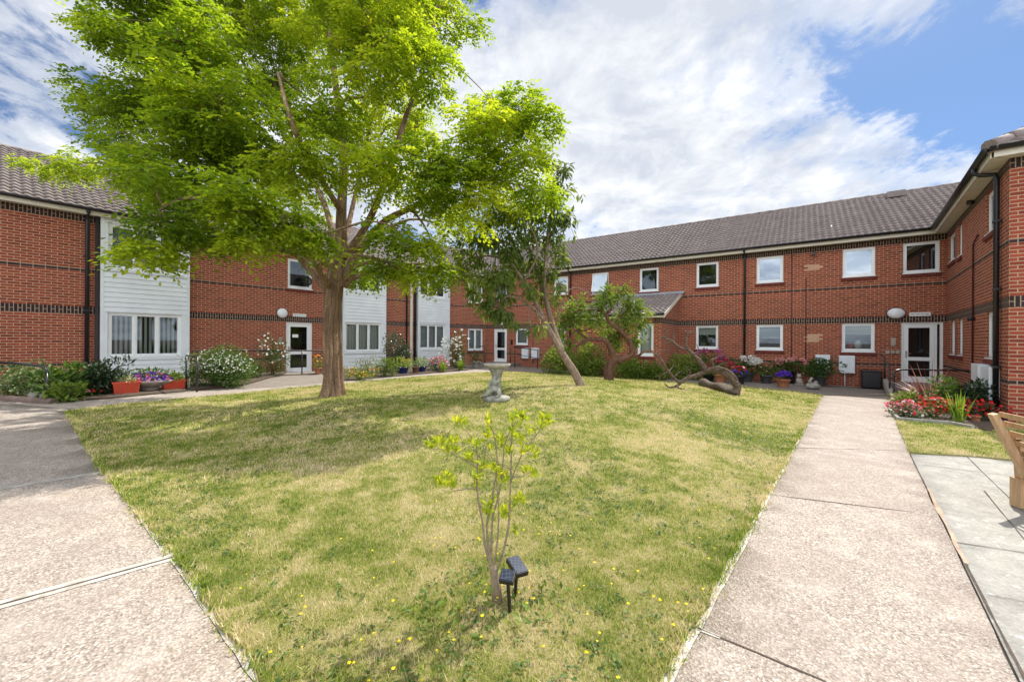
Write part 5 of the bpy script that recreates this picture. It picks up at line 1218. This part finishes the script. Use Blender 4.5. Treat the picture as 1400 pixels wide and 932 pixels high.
# ================================================================ railings, kerbs, ramp
def rail(name, label, tubes, base, group='black handrails'):
    t = thing(name, label, 'handrail', base, group)
    for nm, pl, r in tubes: mb = MB(); mb.tube(smooth_path(pl, 4) if len(pl) > 2 else pl, r, 10); mb.build(nm, M['railm'], t)
    return t
g0 = gp(63.5, 547); Yr = g0.y
a = atY(-60, 494, Yr-1.2); rail('handrail', 'black handrail with one end post before the variegated shrub at the far left', [('rail', [a, atY(0, 495.2, Yr-.35), atY(50, 499.5, Yr), atY(61, 503, Yr), atY(63.8, 510, Yr)], .024), ('post', [atY(63.8, 509, Yr), g0-Vector((0, 0, .05))], .022), ('post', [a, Vector((a.x, a.y, 0))], .022)], g0)
mb = MB(); p0, p1 = gp(-80, 541), gp(74, 551); mb.tube([Vector((p.x, p.y, p.z+.02)) for p in (p0, p0.lerp(p1, .5), p1)], [.085, .08, .075], 12)
M['kerb'] = material('brown_kerb', col=(.16, .11, .09), rough=.85, var=.3, vscale=10, bump=.6); tag(mb.build('kerb', M['kerb'], None, (p1.x, p1.y, 0)), kind='structure')
q0, q1 = sa(-5, 1.1), sa(.55, 1.1)   # low wall stub by the far left shrub
mb = MB(); a_, b_ = gp(-40, 541), gp(9, 543); w_ = mkwall(a_.to_2d(), (b_-a_).to_2d(), (0.3, -1))
sA = (b_-a_).length; P8 = [W_pt(w_, s_, z_, o_) for s_ in (0, sA) for z_, o_ in ((0, 0), (.34, 0), (.34, -.22), (0, -.22))]
mb.add(P8, [(0, 4, 5, 1), (4, 7, 6, 5), (3, 2, 6, 7)], 0, [[(0, 0), (sA, 0), (sA, .34), (0, .34)], [(0, 0), (.22, 0), (.22, .34), (0, .34)], [(0, 0), (0, .3), (sA, .3), (sA, 0)]]); wbox(mb, w_, -.02, sA+.02, .342, .39, -.24, .02, 1)
tag(mb.build('garden_wall', [M['brick'], M['stone']], None, (b_.x, b_.y, 0)), 'low brick wall with a stone cap at the far left edge', 'wall')
# ramp to the left wing door
sd0, sd1 = dr[0]-.35, dr[1]+.35; sR0 = W_s(A, 333)-.3; top = dr[2]-.02
zA = float(gz(-7, 13))
t = thing('ramp', 'sloping concrete ramp and landing at the left wing door', 'ramp', W_pt(A, dr[0], 0, .6))
def ramp_mesh(w, s_low, s_a, s_b, o0, o1, zl, zt, mat, par, name='slab'):
    mb = MB(); T = [W_pt(w, s_low, zl, o0), W_pt(w, s_a, zt, o0), W_pt(w, s_b, zt, o0), W_pt(w, s_low, zl, o1), W_pt(w, s_a, zt, o1), W_pt(w, s_b, zt, o1)]
    Bm = [Vector((p.x, p.y, -.4)) for p in T]; mb.add(T+Bm, [(3, 4, 1, 0), (4, 5, 2, 1), (9, 10, 4, 3), (10, 11, 5, 4), (11, 8, 2, 5), (0, 6, 9, 3)]); return mb.build(name, mat, par)
ramp_mesh(A, sR0, sd0, sd1, .01, 1.45, zA-.01, top, M['agg'], t)
mb = MB(); 
for (s_a, z_a, s_b, z_b) in ((sR0, zA, sd0, top), (sd0, top, sd1, top)): mb.bar(W_pt(A, s_a, z_a+.02, 1.48), W_pt(A, s_b, z_b+.02, 1.48), .07, .12)
mb.build('kerb', M['pav'], t)
def ap(s, z, o): return W_pt(A, s, z, o)
hR = lambda s: zA+(top-zA)*max(0, min(1, (s-sR0)/(sd0-sR0)))
def su(u): return W_s(A, u, 466, 1.48)
s3, s4, s5 = su(336), su(413), su(440)
rail('handrail', 'long black handrail sloping up the ramp to the left wing door', [('rail', [ap(su(262), hR(su(262))+.92, 1.48), ap(s3, hR(s3)+.92, 1.48), ap(su(383), hR(su(383))+.95, 1.48), ap(s4, top+.95, 1.48), ap(s5+.2, top+.95, 1.48)], .024),
    ('post', [ap(s3, hR(s3)-.02, 1.48), ap(s3, hR(s3)+.92, 1.48)], .022), ('post', [ap(s4, top-.05, 1.48), ap(s4, top+.95, 1.48)], .022)], ap(s3, 0, 1.48))
s6 = W_s(A, 383.6, 466, .2); rail('handrail', 'short black handrail on the wall side of the ramp', [('rail', [ap(W_s(A, 345, 466, .25), hR(s3)+.9, .25), ap(s6, top+.88, .25)], .022), ('post', [ap(s6, top-.05, .25), ap(s6, top+.88, .25)], .022)], ap(s6, 0, .25))
a, b = gp(254.5, 531), gp(269.4, 535.5)
rail('handrail', 'small black hoop rail beside the right red trough', [('post', [a, a+Vector((0, 0, .86)), ], .022), ('post', [b, b+Vector((0, 0, .86))], .022), ('rail', [a+Vector((0, 0, .86)), b+Vector((0, 0, .86))], .022)], b)
# centre door landing and rails
t = thing('landing', 'low concrete landing outside the far centre door', 'landing', W_pt(B, d1[0], 0, .6)); zt = d1[2]-.02
mb = MB(); 
def wslab(w, s0, s1, o0, o1, z1, mat, par, name='slab'):
    mb = MB(); T = [W_pt(w, s0, z1, o0), W_pt(w, s1, z1, o0), W_pt(w, s1, z1, o1), W_pt(w, s0, z1, o1)]; Bm = [p-Vector((0, 0, .6)) for p in T]
    mb.add(T+Bm, [(3, 2, 1, 0), (7, 6, 2, 3), (6, 5, 1, 2), (4, 7, 3, 0)]); return mb.build(name, mat, par)
wslab(B, .05, d1[1]+.9, .012, 1.5, zt, M['pav'], t)
def br(u, z, o): s = W_s(B, u, 466, o); return W_pt(B, s, z, o)
gB = float(gz(0, 23))
rail('handrail', 'black rail with one post on the left of the far centre landing', [('rail', [br(650, zt+.9, .5), br(663, zt+.95, 1.5)], .022), ('post', [br(663, gB-.02, 1.5), br(663, zt+.95, 1.5)], .022)], br(663, 0, 1.5))
rail('handrail', 'black hoop railing in front of the meter boxes by the far centre door', [('rail', [br(698, zt+.85, .4), br(704, zt+.9, 1.5), br(735, gB+.95, 1.5)], .022), ('rail', [br(704, zt+.55, 1.5), br(735, gB+.55, 1.5)], .016), ('post', [br(704, gB, 1.5), br(704, zt+.9, 1.5)], .022), ('post', [br(735, gB, 1.5), br(735, gB+.95, 1.5)], .022), ('post', [br(698, zt, .4), br(698, zt+.85, .4)], .022)], br(735, 0, 1.5))
# entrance landing at the right
t = thing('landing', 'raised concrete landing outside the right-hand entrance door', 'landing', W_pt(B, d2[0], 0, .8)); zt2 = d2[2]-.02
sk0 = W_s(B, 1209, 466, .15); wslab(B, sk0, LB-.02, .012, 2.2, zt2, M['pav'], t)
# sloping kerb on its left
pa = W_pt(B, sk0, zt2+.02, .3); pbm = gp(1221, 547)
mb = MB(); mb.bar(pa, Vector((pbm.x, pbm.y, pbm.z+.03)), .12, .22); mb.build('kerb', M['stone'], t)
pc = gp(1222, 546); Yc = pc.y; pe = atY(1330, 508, 0.1) ; 
Yd = pc.y+.3
rail('handrail', 'wide black hoop rail over the right-hand flower bed', [('rail', [atY(1222, 522, Yc), atY(1223, 510, Yc), atY(1231, 505.3, Yc), atY(1275, 505.8, Yc-.2), atY(1322, 506.8, Yc-.5), atY(1330, 511, Yc-.5), atY(1331, 520, Yc-.5)], .024), ('post', [atY(1222, 521, Yc), pc], .024), ('post', [atY(1331, 519, Yc-.5), atY(1331, 560, Yc-.5)], .024)], pc)
Y6 = W_pt(B, sk0, 0, .4).y; pf = atY(1210, 523, Y6); pgd = gp(1216.5, 541)
rail('handrail', 'short black handrail sloping down beside the sockets at the entrance', [('rail', [atY(1203, 484.5, Y6+.1), atY(1207, 486, Y6), atY(1211, 493, Y6-.6), atY(1216, 502, pgd.y)], .024), ('post', [pf, atY(1209, 488, Y6)], .022), ('post', [pgd, atY(1216, 502, pgd.y)], .022)], pgd)
# hanging plant ball at the left wing window
s = W_s(A, 419.6, 466, .3); z = W_z(A, 419.6, 384.5, .3); c = W_pt(A, s, z, .3); t = thing('hanging_plant_ball', 'dark round hanging plant ball at the upper left wing window', 'hanging plant', c)
rg = np.random.default_rng(3); d = unit(rg.normal(0, 1, (900, 3))); vv, ff = leaves(d*.15, d+rg.normal(0, .4, (900, 3)), .05, .03, .2, rg=rg); put(t, 'foliage', (vv, ff, np.repeat(rg.random(900), 4)), L['darkg'], c)
mb = MB(); mb.tube([(0, 0, .14), (0, 0, .5)], .004, 5); mb.tube([(0, 0, .5), tuple(-A.n*.3+Vector((0, 0, .52)))], .008, 6); mb.build('bracket', M['railm'], t, local=True)
# ================================================================ bird bath
bb = gp(679, 547, lawn_z); sc = bb.y/F; hb = 50*sc
bt = thing('bird_bath', 'weathered stone bird bath on a pedestal carved as a kneeling child', 'bird bath', bb+Vector((0, 0, 0)))
bt.rotation_euler = (0, 0, 0)
mb = MB(); mb.lathe((0, 0, 0), [(.17, -.03), (.20, .02), (.195, .06), (.16, .085), (.12, .10)], 32, fn=lambda i, t_: (1+.25*abs(math.cos(t_)))*(1+.03*math.sin(5*t_))); mb.build('base', M['stoneg'], bt, local=True)
mb = MB(); mb.lathe((.0, 0, 0), [(.10, .08), (.085, .2), (.075, .34), (.085, .44), (.11, .52), (.135, .56), (.14, hb-.085)], 28, fn=lambda i, t_: 1+.05*math.sin(8*t_)); mb.build('column', M['stoneg'], bt, local=True)
# carved child: one continuous figure grown with a skin modifier
sv = [(-.05, -.07, .23, .062), (-.055, -.075, .32, .06), (-.05, -.08, .40, .035), (-.05, -.085, .47, .062),   # pelvis, chest, neck, head
      (.03, -.12, .36, .028), (.07, -.10, .43, .022), (-.12, -.10, .34, .028), (-.14, -.13, .26, .024), (-.08, -.15, .24, .022),
      (-.13, -.14, .19, .05), (-.20, -.12, .10, .036), (-.25, -.09, .09, .028), (.04, -.14, .20, .048), (.06, -.16, .10, .036), (-.02, -.18, .08, .028)]
se = [(0, 1), (1, 2), (2, 3), (1, 4), (4, 5), (1, 6), (6, 7), (7, 8), (0, 9), (9, 10), (10, 11), (0, 12), (12, 13), (13, 14)]
me = bpy.data.meshes.new('carved_child'); me.from_pydata([a[:3] for a in sv], se, []); o = link('carved_child', me, bt)
md = o.modifiers.new('skin', 'SKIN'); sd = me.skin_vertices[0].data if me.skin_vertices else None
if sd is None:
    bm_ = None
    import bmesh
    bm_ = bmesh.new(); bm_.from_mesh(me); bm_.verts.layers.skin.verify(); bm_.to_mesh(me); bm_.free(); sd = me.skin_vertices[0].data
for i, a in enumerate(sv): sd[i].radius = (a[3], a[3]); sd[i].use_root = (i == 0)
o.modifiers.new('sub', 'SUBSURF').levels = 2; o.modifiers['sub'].render_levels = 2; me.materials.append(M['stoneg'])
mb = MB(); zt_ = hb-.09
mb.lathe((0, 0, 0), [(.14, zt_), (.19, zt_+.015), (.235, zt_+.05), (.25, zt_+.088), (.235, zt_+.09), (.20, zt_+.06), (.10, zt_+.035), (.002, zt_+.03)], 48, fn=lambda i, t_: 1+(.045 if i in (2, 3, 4) else .01)*abs(math.sin(8*t_)), caps=False)
mb.build('bowl', M['stone'], bt, local=True)
# ================================================================ sapling and solar lights
sb = gp(681, 822, lawn_z); YS = sb.y; qs = lambda u, v, dy=0.0: atY(u, v, YS+dy)
sp = thing('sapling', 'young bare-stemmed sapling with tufts of yellow-green leaves in the foreground', 'sapling', sb); mb = MB()
def st(pl, r0, r1): limb(mb, [qs(*q) for q in pl], r0*.8, r1*.8, 7, None, 3)
mb.tube([sb-Vector((0, 0, .03)), qs(678, 800), qs(676, 785), qs(672, 772)], [.030, .026, .022, .016], 10)
st([(674, 778), (668, 762), (663, 745), (660, 715), (655, 690), (652, 660), (653, 640), (652, 615), (650, 600)], .010, .004)
st([(676, 785), (668, 750), (666, 715), (672, 690), (676, 660), (680, 640), (677, 600), (672, 585), (667, 578)], .010, .003)
st([(677, 788), (684, 765), (690, 745), (695, 720), (697, 690), (698, 660), (699, 630), (700, 600), (700, 580), (703, 570)], .010, .003)
st([(672, 770), (672, 735), (674, 705), (681, 680), (685, 655), (688, 630), (689, 610), (697, 590), (706, 575)], .008, .003)
st([(675, 775), (680, 740), (682, 700), (680, 670), (677, 645)], .007, .003)
st([(652, 640), (645, 634), (632, 627), (620, 620), (605, 614), (588, 613)], .006, .002)
st([(652, 667), (640, 668), (625, 670), (612, 672), (603, 669)], .005, .002)
st([(650, 605), (640, 592), (634, 586), (628, 580)], .004, .002)
st([(680, 640), (668, 625), (662, 615), (672, 600)], .004, .002)
st([(698, 660), (705, 640), (715, 618), (725, 605), (735, 592), (745, 578)], .006, .002)
st([(700, 650), (712, 652), (720, 648), (726, 645)], .004, .002); st([(698, 640), (690, 638), (680, 632), (670, 622), (660, 612)], .004, .002)
st([(697, 700), (703, 690), (707, 684)], .003, .002); st([(715, 618), (728, 622), (736, 612), (742, 603)], .003, .0015); st([(655, 625), (650, 618), (645, 612)], .003, .002)
st([(700, 610), (695, 595), (688, 602)], .003, .0015); st([(660, 700), (650, 660, .1), (660, 640, .1), (665, 610, .1)], .004, .002)
mb.build('stem', M['twig'], sp)
rg = np.random.default_rng(21); V = []
tufts = [(584, 606), (592, 609), (600, 604), (608, 606), (616, 602), (622, 600), (624, 614), (614, 614), (604, 612), (597, 601), (627, 574), (632, 577), (603, 654), (610, 650), (607, 662), (600, 660), (614, 660), (617, 664), (667, 575), (669, 588), (666, 596), (648, 602), (653, 606), (643, 622), (640, 626), (655, 642), (653, 650), (652, 660), (702, 570), (708, 566), (713, 569), (717, 573), (706, 580), (742, 572), (748, 570), (745, 578), (738, 583), (728, 588), (706, 595), (711, 600), (684, 600), (688, 607), (696, 616), (712, 614), (723, 614), (735, 617), (733, 622), (722, 642), (728, 645), (731, 649), (685, 650), (688, 655), (678, 640), (704, 684), (710, 680), (714, 683), (686, 702), (690, 706), (695, 700), (690, 697), (665, 698), (674, 680), (667, 690), (664, 636), (672, 612), (706, 725), (700, 590)]
for (u, v_) in tufts:
    n = int(rg.integers(9, 15)); p = np.array(qs(u, v_+3, rg.normal(0, .09))); P_ = p+rg.normal(0, .008, (n, 3)); D_ = rg.normal(0, .55, (n, 3))+[0, 0, .9]; scl = .7+.5*rg.random(n)
    vv, ff = leaves(P_, D_, .046*scl, .017*scl, .2, rg=rg, curl=.15); V.append((vv, ff, np.repeat(np.clip(rg.normal(.5, .25, n), 0, 1), 4)))
v, f, r = join(V); npobj('foliage', v, f, L['yell'], sp, rnd=r)
# weeds at its foot
wd = thing('weed_clump', 'low green weeds round the foot of the sapling', 'weeds', sb)
rgw = np.random.default_rng(55); N = 170; a = rgw.random(N)*6.28; rr = .34*np.sqrt(rgw.random(N)); P_ = np.stack([rr*np.cos(a)*1.2-.04, rr*np.sin(a)*.8, .0+.07*rgw.random(N)], 1); D_ = rgw.normal(0, .6, (N, 3))+[0, 0, .45]
vv, ff = leaves(P_, D_, .042, .022, .15, rg=rgw); put(wd, 'foliage', (vv, ff, np.repeat(rgw.random(N)*.8, 4)), L['pale'], sb)
def fn_solar(t, b):
    br = t.node('ShaderNodeTexBrick'); br.offset = 0; t.link(t.obj(), br.inputs[0]); br.inputs['Scale'].default_value = 1; br.inputs['Brick Width'].default_value = .02; br.inputs['Row Height'].default_value = .02; br.inputs['Mortar Size'].default_value = .0006
    br.inputs['Color1'].default_value = (.02, .028, .05, 1); br.inputs['Color2'].default_value = (.03, .04, .065, 1); br.inputs['Mortar'].default_value = (.12, .13, .15, 1); t.link(br.outputs[0], b.inputs['Base Color']); b.inputs['Roughness'].default_value = .25
M['solar'] = material('solar_cell', fn_solar)
def solar(u, vtop, ub, vb, w_, d_, rz, tilt, label, dy):
    g_ = gp(ub, vb, lawn_z); top_ = atY(u, vtop, g_.y+dy); t = thing('solar_light', label, 'garden light', g_, 'black solar spike lights')
    mb = MB(); q = top_-g_; mb.tube([(0, 0, -.05), (0, 0, .0), (q.x*.9, q.y*.9, q.z-.02), (q.x, q.y, q.z)], [.004, .009, .010, .010], 10); mb.build('spike', M['black'], t, local=True)
    R3 = Matrix.Rotation(rz, 3, 'Z') @ Matrix.Rotation(tilt, 3, 'X'); ax, ay, az = [R3 @ Vector(k) for k in ((1, 0, 0), (0, 1, 0), (0, 0, 1))]
    mb = MB(); mb.obox(q, ax, ay, az, w_/2, d_/2, .014); o = mb.build('head', M['black'], t, local=True, bevel=.003)
    mb = MB(); mb.obox(q+az*.0152, ax, ay, az, w_/2-.006, d_/2-.006, .001); mb.build('panel', M['solar'], t, local=True)
    mb = MB(); mb.obox(q-az*.019+ay*0, ax, ay, az, w_/2-.012, d_/2-.012, .005); mb.build('lens', M['glass'], t, local=True)
solar(694, 788, 697, 836, .075, .07, R(-15), R(24), 'nearer solar light with the smaller square panel', -.0)
solar(707, 774, 704, 815, .075, .125, R(28), R(14), 'solar light with the larger oblong panel, behind the smaller one', .0)
# ================================================================ garden chair
M['wood'] = material('oiled_softwood', barkfn((.40, .21, .085), (.58, .34, .15), (2, 2, 30), .15))
def fn_wood(t, b):
    o = t.obj(); n = t.noise(t.scale(o, (30, 30, 3)), 1.5, 5, .6, .5); t.link(t.ramp(n, [(.3, (.33, .19, .09)), (.7, (.55, .37, .20))]), b.inputs['Base Color']); b.inputs['Roughness'].default_value = .45
M['wood'] = material('oiled_softwood', fn_wood)
lg = gp(1386, 692); Yq = lg.y
ch = thing('garden_chair', 'slatted wooden garden armchair at the right edge, standing on the worn slabs', 'chair', lg)
# local frame: fwd = direction the seat faces (to the right), lat = along the back towards the camera
fwd = Vector((.93, -.36, 0)).normalized(); lat = Vector((-.36, -.93, 0)).normalized()*-1
lat = Vector((fwd.y, -fwd.x, 0))   # towards the camera side
def cp(f_, l_, z_): return lg+fwd*f_+lat*l_+Vector((0, 0, z_))
WD = .58
for l_ in (0, WD):
    mb = MB(); mb.bar(cp(0.02, l_, .0), cp(0.02, l_, .26), .045, .10, up=lat); mb.bar(cp(.05, l_, .24), cp(.03, l_, .60), .045, .09, up=lat); mb.build('leg', M['wood'], ch, bevel=.004)
    mb = MB(); mb.bar(cp(.08, l_+.047, .22), cp(-.17, l_+.047, .83), .045, .075, up=lat); mb.build('back_post', M['wood'], ch, bevel=.004)
    mb = MB(); mb.bar(cp(.52, l_, .0), cp(.52, l_, .60), .045, .07, up=lat); mb.build('leg', M['wood'], ch, bevel=.004)
    mb = MB(); mb.bar(cp(-.02, l_+.0, .625), cp(.60, l_+.0, .625), .10, .028); mb.build('armrest', M['wood'], ch, bevel=.004)
    mb = MB(); mb.bar(cp(.0, l_-.036, .10), cp(.54, l_-.036, .10), .028, .07); mb.build('stretcher', M['wood'], ch, bevel=.004)
    mb = MB(); mb.bar(cp(.03, l_-.036, .38), cp(.54, l_-.036, .38), .028, .09); mb.build('seat_rail', M['wood'], ch, bevel=.004)
for i in range(6): mb = MB(); f_ = .07+i*.088; mb.bar(cp(f_, -.03, .44), cp(f_, WD+.03, .44), .07, .02); mb.build('seat_slat', M['wood'], ch, bevel=.003)
for k in (.44, .58, .72, .86, .99):
    c0 = Vector((0, 0, 0)); f_ = .08-.25*k+.03; z_ = .22+.61*k-.0; mb = MB(); mb.bar(cp(f_+.035, .01, z_), cp(f_+.035, WD+.01, z_), .016, .045, up=(fwd*.38+Vector((0, 0, -.0))+Vector((0, 0, 1))*0).normalized() if False else Vector((0, 0, 1))); mb.build('back_slat', M['wood'], ch, bevel=.003)
# ================================================================ grass
rgg = np.random.default_rng(99)
def blades(xs, ys, h, wd, zf):
    N = len(xs); z = zf(xs, ys); a = rgg.random(N)*6.283; ln = rgg.normal(0, .45, (N, 2)); hh = h*(.5+.8*rgg.random(N))
    b = np.stack([xs, ys, z-.004], 1); s = np.stack([np.cos(a), np.sin(a), np.zeros(N)], 1)*(wd*.5)[:, None]
    tip = b+np.stack([ln[:, 0]*hh, ln[:, 1]*hh, hh], 1); v = np.stack([b-s, b+s, tip], 1).reshape(-1, 3); f = np.arange(3*N).reshape(-1, 3); return v, f, np.repeat(rgg.random(N), 3)
def scatter(poly, x0, x1, y0, y1, dens, rmin, rmax):
    n = int((x1-x0)*(y1-y0)*dens); x = x0+(x1-x0)*rgg.random(n); y = y0+(y1-y0)*rgg.random(n); d = np.hypot(x, y); k = (d >= rmin) & (d < rmax) & (y > .9); x = x[k]; y = y[k]; k = inpoly(x, y, poly); return x[k], y[k]
def fn_blade(t, b):
    p = t.pos(); k = t.math('ADD', t.math('MULTIPLY', t.math('SUBTRACT', patch_color(t, p), .5), 2.0), .505); a = t.node('ShaderNodeAttribute', attribute_name='rnd')
    x = t.math('ADD', k, t.math('MULTIPLY', t.math('SUBTRACT', a.outputs['Fac'], .5), .34))
    c = t.ramp(x, [(.25, (.09, .16, .014)), (.40, (.21, .31, .026)), (.49, (.40, .43, .07)), (.57, (.64, .53, .26)), (.72, (.80, .66, .42))])
    t.link(c, b.inputs['Base Color']); b.inputs['Roughness'].default_value = .7; b.inputs['Specular IOR Level'].default_value = .15
    tr = t.node('ShaderNodeBsdfTranslucent'); t.link(c, tr.inputs[0]); mx = t.node('ShaderNodeMixShader'); mx.inputs[0].default_value = .3; t.link(b.outputs[0], mx.inputs[1]); t.link(tr.outputs[0], mx.inputs[2]); t.link(mx.outputs[0], t.n['Material Output'].inputs[0])
M['blade'] = material('grass_blade', fn_blade)
GV = []; GPOLY = LP
for (dens, r0, r1, h, wd) in ((16000, 0, 2.9, .026, .0042), (8500, 2.9, 4.6, .028, .0055), (3600, 4.6, 7.5, .030, .009), (1500, 7.5, 12, .032, .014), (650, 12, 24, .036, .022)):
    x, y = scatter(GPOLY, -10, 9, .9, 19, dens, r0, r1); GV.append(blades(x, y, h, np.full(len(x), wd), lawn_z)); 
x, y = scatter(SLP, 4, 11, 3, 12, 2600, 0, 20); GV.append(blades(x, y, .03, np.full(len(x), .010), lambda a, b: gz(a, b)+.012))
# longer grass hanging over the lawn's rim
ex = []; ey = []
for i in range(len(LP)):
    a_, b_ = LP[i], LP[(i+1) % len(LP)]; n_ = int(np.linalg.norm(b_-a_)*(420 if min(np.hypot(*a_), np.hypot(*b_)) < 6 else 120)); q_ = rgg.random(n_)[:, None]; P_ = a_+(b_-a_)*q_+rgg.normal(0, .022, (n_, 2)); k_ = (P_[:, 1] > .9); ex.append(P_[k_, 0]); ey.append(P_[k_, 1])
ex = np.concatenate(ex); ey = np.concatenate(ey); GV.append(blades(ex, ey, .042, .005+.001*np.hypot(ex, ey), lambda a, b: gz(a, b)+.012))
v, f, r = join(GV); print('BLADES', len(f)); o = npobj('grass', v, f, M['blade'], None, rnd=r, base=(0, 8, 0)); tag(o, kind='stuff', label='short dry mown grass, part green and part straw', cat='grass')
# overhanging tufts along the lawn rim
# broad-leaved weeds and yellow flowers in the turf
x, y = scatter(GPOLY, -10, 9, .9, 19, 130, 0, 9); N = len(x); k = (np.sin(x*2.1+1)+np.sin(y*1.7+x)+rgg.normal(0, .8, N)) > .2; x = x[k]; y = y[k]; N = len(x); m = 6
X_ = np.repeat(x, m)+rgg.normal(0, .018, N*m); Y_ = np.repeat(y, m)+rgg.normal(0, .018, N*m); Z_ = lawn_z(X_, Y_)+.008+.012*rgg.random(N*m)
vv, ff = leaves(np.stack([X_, Y_, Z_], 1), rgg.normal(0, 1, (N*m, 3))*[1, 1, .25], .026, .014, .1, rg=rgg); o = npobj('clover', vv, ff, L['green'], None, rnd=np.repeat(rgg.random(N*m), 4), base=(0, 8, 0)); tag(o, kind='stuff', label='low clover leaves scattered through the turf', cat='ground cover')
x, y = scatter(GPOLY, -10, 9, .9, 19, 30, 0, 20); N = len(x); k = (np.sin(x*1.3+2)+np.sin(y*1.1-x*.7)+rgg.normal(0, .7, N)) > .5; x = x[k]; y = y[k]; N = len(x); sz = .011+.007*rgg.random(N); out = []
cen = np.stack([x, y, lawn_z(x, y)+.03+.012*rgg.random(N)], 1)
for q in range(6):
    t_ = q*math.pi/3; d = np.stack([np.full(N, math.cos(t_)), np.full(N, math.sin(t_)), rgg.normal(.1, .15, N)], 1); vv, ff = leaves(cen, d, sz*.62, sz*.55, .05, rg=rgg); out.append((vv, ff, np.repeat(rgg.random(N), 4)))
v, f, r = join(out); o = npobj('yellow_flower', v, f, L['yellow_petal'], None, rnd=r, base=(0, 8, 0)); tag(o, kind='stuff', label='tiny yellow flowers scattered through the turf', cat='flowers')
# ================================================================ light
EL = R(55); AZ = (.68, .733)
w = bpy.data.worlds.new('World'); scene.world = w; w.use_nodes = True; t = NT(w); t.n.clear()
out = t.node('ShaderNodeOutputWorld'); bg = t.node('ShaderNodeBackground'); sky = t.node('ShaderNodeTexSky', sky_type='NISHITA')
sky.sun_disc = False; sky.sun_elevation = EL; sky.sun_rotation = math.atan2(AZ[0], AZ[1]); sky.air_density = 1.0; sky.dust_density = .8; sky.ozone_density = 1.6
tc = t.node('ShaderNodeTexCoord'); sx = t.node('ShaderNodeSeparateXYZ'); t.link(tc.outputs['Generated'], sx.inputs[0])
zz = t.math('ADD', t.math('MAXIMUM', sx.outputs[2], 0.0), .22)
px = t.math('DIVIDE', sx.outputs[0], zz); py = t.math('DIVIDE', sx.outputs[1], zz)
cv = t.node('ShaderNodeCombineXYZ'); t.link(px, cv.inputs[0]); t.link(py, cv.inputs[1]); cv.inputs[2].default_value = 3.3
n1 = t.noise(cv.outputs[0], 1.3, 9, .62, .5)
n2 = t.noise(t.scale(cv.outputs[0], (1.5, 1, 1)), 4.2, 9, .66, .3)
dens = t.math('ADD', t.math('MULTIPLY', n1, .55), t.math('MULTIPLY', n2, .45))
def blob(x, y, r, amt):
    dx = t.math('DIVIDE', t.math('SUBTRACT', px, x), r[0]); dy = t.math('DIVIDE', t.math('SUBTRACT', py, y), r[1])
    e = t.math('POWER', 2.718, t.math('MULTIPLY', t.math('ADD', t.math('MULTIPLY', dx, dx), t.math('MULTIPLY', dy, dy)), -1.0)); return t.math('MULTIPLY', e, amt)
def skyp(u, v):
    x, y, z = ray(u, v); L = math.sqrt(x*x+1+z*z); return x/L/(max(z/L, 0)+.22), 1/L/(max(z/L, 0)+.22)
holes = [((1190, 105), (.42, .30), -.15), ((1290, 160), (.42, .3), -.085), ((1330, 60), (.3, .22), -.08), ((25, 150), (.35, .25), -.13), ((690, 10), (.16, .16), -.10), ((850, 120), (.8, .5), .06), ((1000, 230), (.9, .5), .06)]
for (uv, rr, a) in holes:
    X, Y = skyp(*uv); dens = t.math('ADD', dens, blob(X, Y, rr, a))
cl = t.ramp(dens, [(.37, 0), (.46, .7), (.56, 1)], 'EASE')
shade = t.ramp(t.noise(cv.outputs[0], 4.0, 8, .62, .3), [(.30, (1.12, 1.12, 1.14)), (.47, (.86, .89, .94)), (.62, (.66, .71, .80))])
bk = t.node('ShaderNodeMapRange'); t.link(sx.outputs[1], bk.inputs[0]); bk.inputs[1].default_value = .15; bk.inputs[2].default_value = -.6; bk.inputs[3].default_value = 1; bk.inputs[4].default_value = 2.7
cb = t.math('MULTIPLY', bk.outputs[0], CLB); cc3 = t.node('ShaderNodeCombineXYZ')   # clouds behind the camera boosted, an added fill light for the facades
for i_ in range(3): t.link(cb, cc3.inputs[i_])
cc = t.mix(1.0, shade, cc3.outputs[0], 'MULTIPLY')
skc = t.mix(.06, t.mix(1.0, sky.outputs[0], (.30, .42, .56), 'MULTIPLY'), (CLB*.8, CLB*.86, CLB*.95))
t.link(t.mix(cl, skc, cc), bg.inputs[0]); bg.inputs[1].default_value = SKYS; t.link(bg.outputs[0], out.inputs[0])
sd = bpy.data.lights.new('sun', 'SUN'); sd.energy = SUNS; sd.angle = R(.5); sd.color = (1, .955, .88); so = bpy.data.objects.new('sun', sd); COL.objects.link(so)
v = Vector((AZ[0]*math.cos(EL), AZ[1]*math.cos(EL), math.sin(EL))); so.rotation_euler = v.to_track_quat('Z', 'Y').to_euler(); so.location = v*40
scene.view_settings.view_transform = 'Standard'; scene.view_settings.look = 'None'; scene.view_settings.exposure = EXPO; scene.view_settings.gamma = 1
scene.view_settings.use_curve_mapping = False
scene.render.engine = 'CYCLES'; scene.cycles.max_bounces = 8; scene.cycles.transparent_max_bounces = 16
